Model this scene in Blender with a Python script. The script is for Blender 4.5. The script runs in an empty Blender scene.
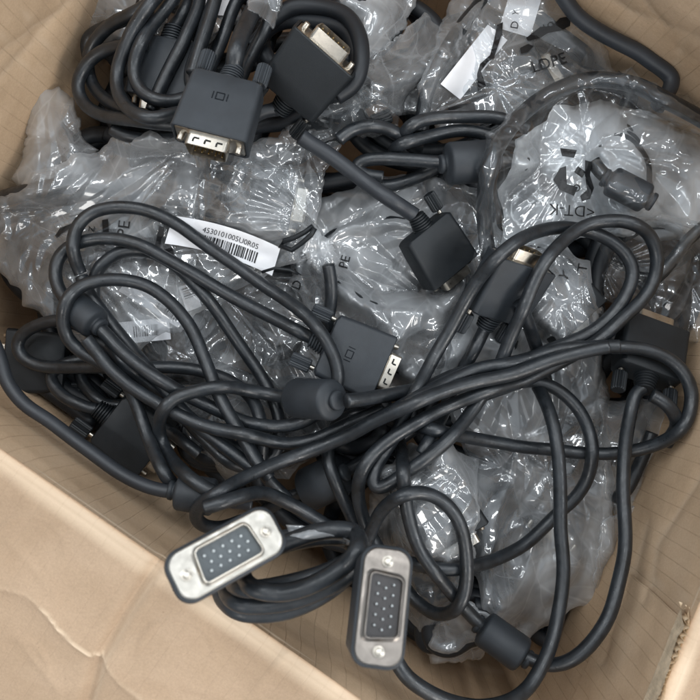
import bpy, bmesh, math, random
import numpy as np
from mathutils import Vector, Matrix

S = 0.0005            # metres per unit: every length below is in units of half a millimetre
CAMH = 750.0          # camera height over the middle of the heap
R0 = 6.6              # cord radius (7 mm cable)
sc = bpy.context.scene
COL = sc.collection
rng = np.random.default_rng(7)

def fac(z): return CAMH / (CAMH - z)
def at(px, py, z):
    k = (CAMH - z) / CAMH
    return ((px - 350.0) * k, (350.0 - py) * k, z)
def atv(px, py, z):
    k = (CAMH - z) / CAMH
    return np.stack([(px - 350.0) * k, (350.0 - py) * k, z], -1)

# ------------------------------------------------------------------ materials
MATS = {}
def newmat(name):
    m = bpy.data.materials.new(name); m.use_nodes = True
    nt = m.node_tree; nt.nodes.clear(); MATS[name] = m
    return m, nt, nt.nodes.new, nt.links.new

def noise(N, L, nt, scale, detail=4, rough=0.55, vec=None, dist=0.0):
    n = N('ShaderNodeTexNoise'); n.inputs['Scale'].default_value = scale
    n.inputs['Detail'].default_value = detail; n.inputs['Roughness'].default_value = rough
    n.inputs['Distortion'].default_value = dist
    if vec is not None: L(vec, n.inputs['Vector'])
    return n
def ramp(N, L, src, stops):
    r = N('ShaderNodeValToRGB'); L(src, r.inputs['Fac'])
    e = r.color_ramp.elements
    while len(e) < len(stops): e.new(0.5)
    for k, (p, c) in enumerate(stops):
        e[k].position = p; e[k].color = (*c, 1) if len(c) == 3 else c
    return r

def solid(name, col, rough, metal=0.0, spec=0.5, bump=0.0, bscale=2000, var=0.0, vscale=60, rvar=0.0, coat=0.0):
    m, nt, N, L = newmat(name)
    out = N('ShaderNodeOutputMaterial'); p = N('ShaderNodeBsdfPrincipled')
    L(p.outputs[0], out.inputs[0])
    p.inputs['Base Color'].default_value = (*col, 1); p.inputs['Roughness'].default_value = rough
    p.inputs['Metallic'].default_value = metal; p.inputs['Specular IOR Level'].default_value = spec
    p.inputs['Coat Weight'].default_value = coat
    tc = N('ShaderNodeTexCoord')
    if var:
        n = noise(N, L, nt, vscale, 5, 0.6, tc.outputs['Object'])
        a = tuple(c * (1 - var) for c in col); b = tuple(min(1, c * (1 + var)) for c in col)
        r = ramp(N, L, n.outputs['Fac'], [(0.3, a), (0.7, b)]); L(r.outputs[0], p.inputs['Base Color'])
    if rvar:
        n = noise(N, L, nt, vscale * 2.3, 6, 0.65, tc.outputs['Object'])
        mr = N('ShaderNodeMapRange'); L(n.outputs['Fac'], mr.inputs[0])
        mr.inputs[1].default_value = 0.3; mr.inputs[2].default_value = 0.7
        mr.inputs[3].default_value = rough - rvar; mr.inputs[4].default_value = rough + rvar
        L(mr.outputs[0], p.inputs['Roughness'])
    if bump:
        n = noise(N, L, nt, bscale, 3, 0.6, tc.outputs['Object'])
        b = N('ShaderNodeBump'); b.inputs['Strength'].default_value = bump; b.inputs['Distance'].default_value = 0.0004
        L(n.outputs['Fac'], b.inputs['Height']); L(b.outputs[0], p.inputs['Normal'])
    return m

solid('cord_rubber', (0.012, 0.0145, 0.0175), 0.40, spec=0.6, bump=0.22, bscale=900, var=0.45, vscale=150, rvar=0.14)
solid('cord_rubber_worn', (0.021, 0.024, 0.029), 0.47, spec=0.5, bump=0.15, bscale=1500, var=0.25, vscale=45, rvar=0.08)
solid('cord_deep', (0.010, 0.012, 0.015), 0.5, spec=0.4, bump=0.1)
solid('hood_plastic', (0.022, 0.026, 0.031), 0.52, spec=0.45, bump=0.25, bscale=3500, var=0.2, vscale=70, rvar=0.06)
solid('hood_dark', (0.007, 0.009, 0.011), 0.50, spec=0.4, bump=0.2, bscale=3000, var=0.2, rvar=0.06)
solid('nickel', (0.50, 0.46, 0.40), 0.34, metal=1.0, bump=0.06, bscale=900, var=0.12, vscale=120, rvar=0.1)
solid('nickel_bright', (0.37, 0.35, 0.315), 0.40, metal=1.0, bump=0.05, bscale=700, var=0.08, vscale=150, rvar=0.1)
solid('gold', (0.75, 0.55, 0.25), 0.28, metal=1.0)
solid('pin_silver', (0.8, 0.78, 0.74), 0.3, metal=1.0)
solid('insulator_grey', (0.07, 0.082, 0.088), 0.45)
solid('plate_tarnished', (0.21, 0.188, 0.168), 0.38, metal=1.0, bump=0.06, bscale=700, var=0.2, vscale=110, rvar=0.12)
solid('pin_dull', (0.36, 0.38, 0.38), 0.4, metal=0.6)
solid('insulator_dark', (0.022, 0.018, 0.018), 0.4)
solid('slot_shade', (0.004, 0.004, 0.004), 0.7)  # black painted for the darkness inside the shell notches
solid('emblem_shade', (0.011, 0.013, 0.016), 0.7, spec=0.1)  # dark tone painted for the shade in the debossed mark
solid('paper_white', (0.78, 0.78, 0.80), 0.55, var=0.03)
solid('ink', (0.006, 0.006, 0.007), 0.5)
solid('ink_grey', (0.05, 0.05, 0.055), 0.5)
solid('floor_mat', (0.16, 0.18, 0.20), 0.5, var=0.2, vscale=4, bump=0.1, bscale=200)

def film(name, haze, tint=(0.96, 0.975, 0.985), rough=0.07, gloss=1.0, hcol=(0.88, 0.90, 0.92), bump=0.42, graze=0.36, crease=0.11):
    m, nt, N, L = newmat(name)
    out = N('ShaderNodeOutputMaterial')
    tc = N('ShaderNodeTexCoord')
    def math_(op, a=None, b=None, c_=None, clamp=False):
        n = N('ShaderNodeMath'); n.operation = op; n.use_clamp = clamp
        for k, v in enumerate((a, b, c_)):
            if v is None: continue
            if isinstance(v, (int, float)): n.inputs[k].default_value = v
            else: L(v, n.inputs[k])
        return n.outputs[0]
    def mrange(src, a, b, c_, d_):
        n = N('ShaderNodeMapRange'); L(src, n.inputs[0])
        for k, v in enumerate((a, b, c_, d_)): n.inputs[k + 1].default_value = v
        return n.outputs[0]
    # gently bent coordinates, then long narrow cells = long straight creases
    nz = noise(N, L, nt, 14, 2, 0.5, tc.outputs['Object'])
    mx = N('ShaderNodeMixRGB'); mx.blend_type = 'ADD'; mx.inputs[0].default_value = 0.035
    L(tc.outputs['Object'], mx.inputs[1]); L(nz.outputs['Color'], mx.inputs[2])
    crs = []
    for (sc_, rot, st, seed) in ((55, 0.5, 0.16, 0.0), (70, 1.9, 0.2, 3.0), (45, 2.7, 0.35, 7.0)):
        mp = N('ShaderNodeMapping'); mp.vector_type = 'TEXTURE' if False else 'POINT'
        mp.inputs['Rotation'].default_value = (0, 0, rot); mp.inputs['Location'].default_value = (seed, seed * 0.7, 0)
        L(mx.outputs[0], mp.inputs[0])
        m2_ = N('ShaderNodeMapping'); m2_.inputs['Scale'].default_value = (1.0, st, 0.5); L(mp.outputs[0], m2_.inputs[0])
        v = N('ShaderNodeTexVoronoi'); v.feature = 'DISTANCE_TO_EDGE'; v.inputs['Scale'].default_value = sc_; L(m2_.outputs[0], v.inputs['Vector'])
        pn = noise(N, L, nt, 22, 2, 0.5, mp.outputs[0])
        mk = mrange(pn.outputs['Fac'], 0.42, 0.60, 0.0, 1.0)
        crs.append((v.outputs['Distance'], mk))
    hgt = None; line = None
    for d_, mk in crs:
        t_ = math_('MULTIPLY', math_('MINIMUM', d_, 0.22), mk)
        hgt = t_ if hgt is None else math_('ADD', hgt, t_)
        w_ = math_('MULTIPLY', mrange(d_, 0.0, 0.035, 1.0, 0.0), mk)
        line = w_ if line is None else math_('MAXIMUM', line, w_)
    b = N('ShaderNodeBump'); b.inputs['Strength'].default_value = bump; b.inputs['Distance'].default_value = 0.0026
    L(hgt, b.inputs['Height'])
    t = N('ShaderNodeBsdfTransparent'); t.inputs[0].default_value = (*tint, 1)
    d = N('ShaderNodeBsdfDiffuse'); d.inputs[0].default_value = (*hcol, 1); L(b.outputs[0], d.inputs['Normal'])
    tl = N('ShaderNodeBsdfTranslucent'); tl.inputs[0].default_value = (*hcol, 1)
    dm = N('ShaderNodeMixShader'); dm.inputs[0].default_value = 0.35; L(d.outputs[0], dm.inputs[1]); L(tl.outputs[0], dm.inputs[2])
    g1_ = N('ShaderNodeBsdfGlossy'); g1_.inputs['Roughness'].default_value = rough; L(b.outputs[0], g1_.inputs['Normal'])
    g2_ = N('ShaderNodeBsdfGlossy'); g2_.inputs['Roughness'].default_value = 0.30; L(b.outputs[0], g2_.inputs['Normal'])
    gmix = N('ShaderNodeMixShader'); gmix.inputs[0].default_value = 0.30; L(g1_.outputs[0], gmix.inputs[1]); L(g2_.outputs[0], gmix.inputs[2])
    n3 = noise(N, L, nt, 26, 3, 0.55, mx.outputs[0])
    hz = mrange(n3.outputs['Fac'], 0.35, 0.68, haze * 0.35, haze * 1.8)
    lw = N('ShaderNodeLayerWeight'); lw.inputs[0].default_value = 0.5; L(b.outputs[0], lw.inputs['Normal'])
    hz = math_('MULTIPLY_ADD', math_('POWER', lw.outputs['Facing'], 3.0), graze, hz)
    hz = math_('MULTIPLY_ADD', line, crease, hz, True)
    m1 = N('ShaderNodeMixShader'); L(hz, m1.inputs[0]); L(t.outputs[0], m1.inputs[1]); L(dm.outputs[0], m1.inputs[2])
    gf = math_('MULTIPLY_ADD', math_('POWER', lw.outputs['Facing'], 5.0), 0.9, 0.075 * gloss, True)
    m2 = N('ShaderNodeMixShader'); L(gf, m2.inputs[0]); L(m1.outputs[0], m2.inputs[1]); L(gmix.outputs[0], m2.inputs[2])
    L(m2.outputs[0], out.inputs[0])
    return m
film('film_clear', 0.022, rough=0.06, gloss=1.05, bump=0.34, graze=0.14, crease=0.07)
film('film_mid', 0.13, rough=0.065, gloss=1.5)
film('film_pale', 0.19, rough=0.07, gloss=1.6)
film('film_milky', 0.27, rough=0.07, gloss=1.6)
film('film_frosted', 0.28, rough=0.10, gloss=1.5)
film('film_cloudy', 0.70, rough=0.16, gloss=1.5)
film('film_back', 0.07, gloss=0.5, rough=0.2, bump=0.2)

def cardboard(name, stripes, base=(0.46, 0.31, 0.195), dark=(0.36, 0.235, 0.145), light=(0.55, 0.39, 0.255)):
    m, nt, N, L = newmat(name)
    out = N('ShaderNodeOutputMaterial'); p = N('ShaderNodeBsdfPrincipled'); L(p.outputs[0], out.inputs[0])
    p.inputs['Roughness'].default_value = 0.75; p.inputs['Specular IOR Level'].default_value = 0.25
    tc = N('ShaderNodeTexCoord')
    uv = N('ShaderNodeUVMap')
    n = noise(N, L, nt, 16, 7, 0.62, tc.outputs['Object'], 0.4)
    r = ramp(N, L, n.outputs['Fac'], [(0.28, dark), (0.5, base), (0.74, light)])
    nf = noise(N, L, nt, 1000, 5, 0.75, tc.outputs['Object'])
    mxf = N('ShaderNodeMixRGB'); mxf.blend_type = 'OVERLAY'; mxf.inputs[0].default_value = 0.26
    L(r.outputs[0], mxf.inputs[1]); L(nf.outputs['Fac'], mxf.inputs[2])
    # small dark specks in the recycled paper
    sp = N('ShaderNodeTexVoronoi'); sp.inputs['Scale'].default_value = 160; L(tc.outputs['Object'], sp.inputs['Vector'])
    rs = ramp(N, L, sp.outputs['Distance'], [(0.0, (1, 1, 1)), (0.085, (0, 0, 0))])
    n4 = noise(N, L, nt, 22, 2, 0.5, tc.outputs['Object']); rs2 = ramp(N, L, n4.outputs['Fac'], [(0.56, (0, 0, 0)), (0.62, (1, 1, 1))])
    mm = N('ShaderNodeMath'); mm.operation = 'MULTIPLY'; L(rs.outputs[0], mm.inputs[0]); L(rs2.outputs[0], mm.inputs[1])
    mm2 = N('ShaderNodeMath'); mm2.operation = 'MULTIPLY'; mm2.inputs[1].default_value = 0.5; L(mm.outputs[0], mm2.inputs[0])
    ms = N('ShaderNodeMixRGB'); L(mm2.outputs[0], ms.inputs[0]); L(mxf.outputs[0], ms.inputs[1]); ms.inputs[2].default_value = (0.15, 0.09, 0.05, 1)
    # wear mask carried by a vertex attribute (rubbed folds)
    at_ = N('ShaderNodeAttribute'); at_.attribute_name = 'wear'
    mw = N('ShaderNodeMixRGB'); L(at_.outputs['Fac'], mw.inputs[0]); L(ms.outputs[0], mw.inputs[1]); mw.inputs[2].default_value = (0.74, 0.58, 0.42, 1)
    col = mw.outputs[0]
    height = None
    nb = noise(N, L, nt, 30, 8, 0.6, tc.outputs['Object'], 0.3)
    nff = N('ShaderNodeMath'); nff.operation = 'MULTIPLY_ADD'; L(nf.outputs['Fac'], nff.inputs[0]); nff.inputs[1].default_value = 0.12; L(nb.outputs['Fac'], nff.inputs[2])
    height = nff.outputs[0]
    if stripes:
        sx = N('ShaderNodeSeparateXYZ'); L(uv.outputs[0], sx.inputs[0])
        wob = noise(N, L, nt, 30, 3, 0.5, tc.outputs['Object'])
        a = N('ShaderNodeMath'); a.operation = 'MULTIPLY_ADD'; L(wob.outputs['Fac'], a.inputs[0]); a.inputs[1].default_value = 0.10; L(sx.outputs['X'], a.inputs[2])
        fr = N('ShaderNodeMath'); fr.operation = 'FRACT'; L(a.outputs[0], fr.inputs[0])
        rl = ramp(N, L, fr.outputs[0], [(0.0, (1, 1, 1)), (0.03, (0.8, 0.8, 0.8)), (0.07, (0, 0, 0)), (0.97, (0, 0, 0)), (1.0, (1, 1, 1))])
        nm = noise(N, L, nt, 70, 3, 0.6, tc.outputs['Object']); rm = ramp(N, L, nm.outputs['Fac'], [(0.42, (0, 0, 0)), (0.62, (1, 1, 1))])
        ml = N('ShaderNodeMath'); ml.operation = 'MULTIPLY'; L(rl.outputs[0], ml.inputs[0]); L(rm.outputs[0], ml.inputs[1])
        ml2 = N('ShaderNodeMath'); ml2.operation = 'MULTIPLY'; ml2.inputs[1].default_value = 0.18 * stripes; L(ml.outputs[0], ml2.inputs[0])
        mc = N('ShaderNodeMixRGB'); L(ml2.outputs[0], mc.inputs[0]); L(col, mc.inputs[1]); mc.inputs[2].default_value = (0.16, 0.095, 0.05, 1)
        col = mc.outputs[0]
        hs = N('ShaderNodeMath'); hs.operation = 'MULTIPLY_ADD'; L(rl.outputs[0], hs.inputs[0]); hs.inputs[1].default_value = -0.25 * stripes; L(height, hs.inputs[2])
        height = hs.outputs[0]
    L(col, p.inputs['Base Color'])
    b = N('ShaderNodeBump'); b.inputs['Strength'].default_value = 0.5; b.inputs['Distance'].default_value = 0.0016
    L(height, b.inputs['Height']); L(b.outputs[0], p.inputs['Normal'])
    return m
cardboard('card_inner', 1.0, (0.56, 0.395, 0.255), (0.46, 0.315, 0.195), (0.64, 0.47, 0.32))
cardboard('card_outer', 0.35, (0.36, 0.252, 0.165), (0.285, 0.196, 0.127), (0.425, 0.305, 0.208))
solid('card_torn', (0.68, 0.54, 0.38), 0.9, spec=0.1, bump=0.5, bscale=900, var=0.25, vscale=200)
solid('tape_brown', (0.43, 0.295, 0.18), 0.35, spec=0.5, bump=0.1, bscale=500, var=0.12, vscale=30)

# ------------------------------------------------------------------ object helpers
def link(o, parent=None):
    COL.objects.link(o)
    if parent is not None: o.parent = parent
    return o
def thing(name, label, cat, loc=(0, 0, 0), group=None):
    o = bpy.data.objects.new(name, None); o.empty_display_size = 0.01
    o.location = tuple(c * S for c in loc)
    o['label'] = label; o['category'] = cat
    if group: o['group'] = group
    return link(o)
def mesh_np(name, V, F, mat, parent=None, smooth=True, uv=None, wear=None, off=None):
    """V (n,3) in units (world or local), F quads (m,4) or list"""
    V = np.asarray(V, float).copy()
    if off is not None: V -= np.asarray(off)
    V *= S
    me = bpy.data.meshes.new(name)
    if isinstance(F, np.ndarray):
        m, k = F.shape
        me.vertices.add(len(V)); me.vertices.foreach_set('co', V.ravel())
        me.loops.add(m * k); me.loops.foreach_set('vertex_index', F.astype(np.int32).ravel())
        me.polygons.add(m); me.polygons.foreach_set('loop_start', np.arange(0, m * k, k, dtype=np.int32))
        me.polygons.foreach_set('loop_total', np.full(m, k, np.int32))
    else:
        me.from_pydata([tuple(v) for v in V], [], F)
    me.update(calc_edges=True); me.validate()
    if smooth: me.polygons.foreach_set('use_smooth', np.ones(len(me.polygons), bool))
    if uv is not None:
        l = me.uv_layers.new(name='UVMap'); vi = np.zeros(len(me.loops), np.int32); me.loops.foreach_get('vertex_index', vi)
        l.data.foreach_set('uv', np.asarray(uv, float)[vi].ravel())
    if wear is not None:
        a = me.attributes.new('wear', 'FLOAT', 'POINT'); a.data.foreach_set('value', np.asarray(wear, np.float32))
    me.materials.append(MATS[mat])
    return link(bpy.data.objects.new(name, me), parent)
def bm_mesh(name, bm, mat, smooth=True, angle=40):
    for v in bm.verts: v.co *= S
    me = bpy.data.meshes.new(name); bm.normal_update(); bm.to_mesh(me); bm.free()
    if smooth:
        me.polygons.foreach_set('use_smooth', np.ones(len(me.polygons), bool))
        me.set_sharp_from_angle(angle=math.radians(angle))
    me.materials.append(MATS[mat]); return me

# ------------------------------------------------------------------ height map of the heap, in view coordinates
STEP = 2.0; X0 = -140.0; NG = 500
gx = X0 + STEP * np.arange(NG)
GX, GY = np.meshgrid(gx, gx)                  # GY rows
H = np.full((NG, NG), -330.0)
def samp(A, px, py):
    fx = np.clip((np.asarray(px) - X0) / STEP, 0, NG - 1.001); fy = np.clip((np.asarray(py) - X0) / STEP, 0, NG - 1.001)
    ix = fx.astype(int); iy = fy.astype(int); tx = fx - ix; ty = fy - iy
    return (A[iy, ix] * (1 - tx) + A[iy, ix + 1] * tx) * (1 - ty) + (A[iy + 1, ix] * (1 - tx) + A[iy + 1, ix + 1] * tx) * ty
def gblur(A, sig):
    s = sig / STEP; r = int(3 * s) + 1; k = np.exp(-0.5 * (np.arange(-r, r + 1) / s) ** 2); k /= k.sum()
    P = np.pad(A, r, mode='edge')
    T = sum(k[i] * P[:, i:i + A.shape[1]] for i in range(2 * r + 1))
    return sum(k[i] * T[i:i + A.shape[0], :] for i in range(2 * r + 1))
def dilate(A, rad):
    n = max(1, int(rad / STEP)); out = A.copy()
    for _ in range(n):
        P = np.pad(out, 1, mode='edge')
        out = np.maximum.reduce([P[1:-1, 1:-1], P[:-2, 1:-1], P[2:, 1:-1], P[1:-1, :-2], P[1:-1, 2:]])
    return out
def g1(a, sig):                                # 1-D blur on samples 3 apart
    s = sig / 3.0; r = int(3 * s) + 1; k = np.exp(-0.5 * (np.arange(-r, r + 1) / s) ** 2); k /= k.sum()
    P = np.pad(a, r, mode='edge'); return np.convolve(P, k, 'valid')

def spline(P, step=3.0):
    P = np.asarray(P, float)
    P = np.vstack([2 * P[0] - P[1], P, 2 * P[-1] - P[-2]])
    out = []
    for i in range(1, len(P) - 2):
        p0, p1, p2, p3 = P[i - 1:i + 3]
        # centripetal
        a = 0.5; t0 = 0; t1 = t0 + max(1e-3, np.linalg.norm(p1[:2] - p0[:2])) ** a
        t2 = t1 + max(1e-3, np.linalg.norm(p2[:2] - p1[:2])) ** a; t3 = t2 + max(1e-3, np.linalg.norm(p3[:2] - p2[:2])) ** a
        for t in np.linspace(t1, t2, 24, endpoint=False):
            A1 = (t1 - t) / (t1 - t0) * p0 + (t - t0) / (t1 - t0) * p1
            A2 = (t2 - t) / (t2 - t1) * p1 + (t - t1) / (t2 - t1) * p2
            A3 = (t3 - t) / (t3 - t2) * p2 + (t - t2) / (t3 - t2) * p3
            B1 = (t2 - t) / (t2 - t0) * A1 + (t - t0) / (t2 - t0) * A2
            B2 = (t3 - t) / (t3 - t1) * A2 + (t - t1) / (t3 - t1) * A3
            out.append((t2 - t) / (t2 - t1) * B1 + (t - t1) / (t2 - t1) * B2)
    out.append(P[-2]); out = np.array(out)
    d = np.concatenate([[0], np.cumsum(np.linalg.norm(np.diff(out[:, :2], axis=0), axis=1))])
    n = max(4, int(d[-1] / step)); s = np.linspace(0, d[-1], n)
    Q = np.stack([np.interp(s, d, out[:, k]) for k in range(out.shape[1])], -1)
    for k in range(2): Q[:, k] = g1(Q[:, k], 5.0) if n > 12 else Q[:, k]
    return Q

def stamp_cord(px, py, z, r):
    global H
    for x, y, zz, rr in zip(px, py, z, r):
        ri = rr * fac(zz); n = int(ri / STEP) + 2
        cx = int((x - X0) / STEP); cy = int((y - X0) / STEP)
        x0, x1, y0, y1 = max(0, cx - n), min(NG, cx + n + 2), max(0, cy - n), min(NG, cy + n + 2)
        if x1 <= x0 or y1 <= y0: continue
        d2 = ((GX[y0:y1, x0:x1] - x) ** 2 + (GY[y0:y1, x0:x1] - y) ** 2) / fac(zz) ** 2
        h = np.where(d2 < rr * rr, zz + np.sqrt(np.maximum(rr * rr - d2, 0)), -1e9)
        H[y0:y1, x0:x1] = np.maximum(H[y0:y1, x0:x1], h)

OFFS = [(0, 0, 1.0)] + [(math.cos(a) * q, math.sin(a) * q, math.sqrt(1 - q * q)) for q in (0.5, 0.85) for a in np.linspace(0, 2 * math.pi, 8, endpoint=False)]
def solve(Q, r, zmin, zend=(None, None), stiff=16, ramp_len=45):
    px, py = Q[:, 0], Q[:, 1]; n = len(px)
    raw = np.full(n, -1e9)
    f = fac(np.clip(samp(H, px, py), -200, 300))
    for ox, oy, hz in OFFS:
        raw = np.maximum(raw, samp(H, px + ox * r * f, py + oy * r * f) + hz * r + 0.4)
    zm = Q[:, 2] if Q.shape[1] > 2 else np.full(n, zmin, float)
    lo = np.maximum(raw, zm); z = lo.copy()
    s = np.arange(n) * 3.0
    D = np.hypot(px[:, None] - px[None], py[:, None] - py[None]); AR = np.abs(s[:, None] - s[None])
    hit = (D < 2 * R0 * 1.05) & (AR > 42) & (s[:, None] > s[None])
    for it in range(6):
        z = np.maximum(lo, g1(z, stiff))
        if hit.any():
            need = np.where(hit, z[None, :] + np.sqrt(np.maximum((2 * R0 * 1.05) ** 2 - D ** 2, 0)), -1e9).max(1)
            lo = np.maximum(lo, need); z = np.maximum(z, need)
    z = g1(z, 7)
    for e, ze in enumerate(zend):
        if ze is None: continue
        dd = s if e == 0 else s[::-1]; w = np.clip(1 - dd / ramp_len, 0, 1); w = w * w * (3 - 2 * w)
        z = z * (1 - w) + ze * w
    return z

BULGE = [11.0, 3.0, 11.0, 11.0]
BOXC = [np.array(c, float) for c in ((-84 - 350, 350 - 321), (545 - 350, 350 - 759), (787 - 350, 350 - 166), (221 - 350, 350 + 283))]
def box_limit(P, r):
    P = P.copy(); cen = sum(BOXC) / 4
    for i in range(4):
        a, b = BOXC[i], BOXC[(i + 1) % 4]; d = (b - a) / np.linalg.norm(b - a); n = np.array([d[1], -d[0]])
        if np.dot((a + b) / 2 - cen, n) < 0: n = -n
        lim = BULGE[i] * np.clip((120 - P[:, 2]) / 90, 0, 1) - r - 3
        e = (P[:, 0] - a[0]) * n[0] + (P[:, 1] - a[1]) * n[1] - lim
        e = np.where((P[:, 2] < 158), np.maximum(e, 0), 0)
        if len(e) > 12: e = g1(e, 8) if e.max() > 0 else e
        P[:, 0] -= e * n[0]; P[:, 1] -= e * n[1]
    return P
def tube(name, P, r, mat, parent, off, sides=14, caps=True):
    P = np.asarray(P, float); n = len(P)
    T = np.gradient(P, axis=0); T /= np.linalg.norm(T, axis=1)[:, None]
    u = np.cross(T[0], [0, 0, 1.0]); 
    if np.linalg.norm(u) < 1e-3: u = np.array([1.0, 0, 0])
    u /= np.linalg.norm(u); U = [u]
    for i in range(1, n):
        u = U[-1] - T[i] * np.dot(U[-1], T[i]); u /= np.linalg.norm(u); U.append(u)
    U = np.array(U); W = np.cross(T, U)
    a = np.linspace(0, 2 * math.pi, sides, endpoint=False)
    r = np.broadcast_to(np.asarray(r, float), (n,))
    V = P[:, None] + r[:, None, None] * (np.cos(a)[None, :, None] * U[:, None] + np.sin(a)[None, :, None] * W[:, None])
    V = V.reshape(-1, 3)
    i = np.arange(n - 1)[:, None] * sides; j = np.arange(sides)[None]; j2 = (j + 1) % sides
    F = np.stack([i + j, i + j2, i + sides + j2, i + sides + j], -1).reshape(-1, 4)
    if caps:
        V = np.vstack([V, P[0], P[-1]]); c0, c1 = len(V) - 2, len(V) - 1
        jj = np.arange(0, sides); 
        e0 = [(c0, int((k + 1) % sides), int(k)) for k in jj]; b = (n - 1) * sides
        e1 = [(c1, int(b + k), int(b + (k + 1) % sides)) for k in jj]
        F = [tuple(int(q) for q in f) for f in F] + e0 + e1
    return mesh_np(name, V, F, mat, parent, off=off)

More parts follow.
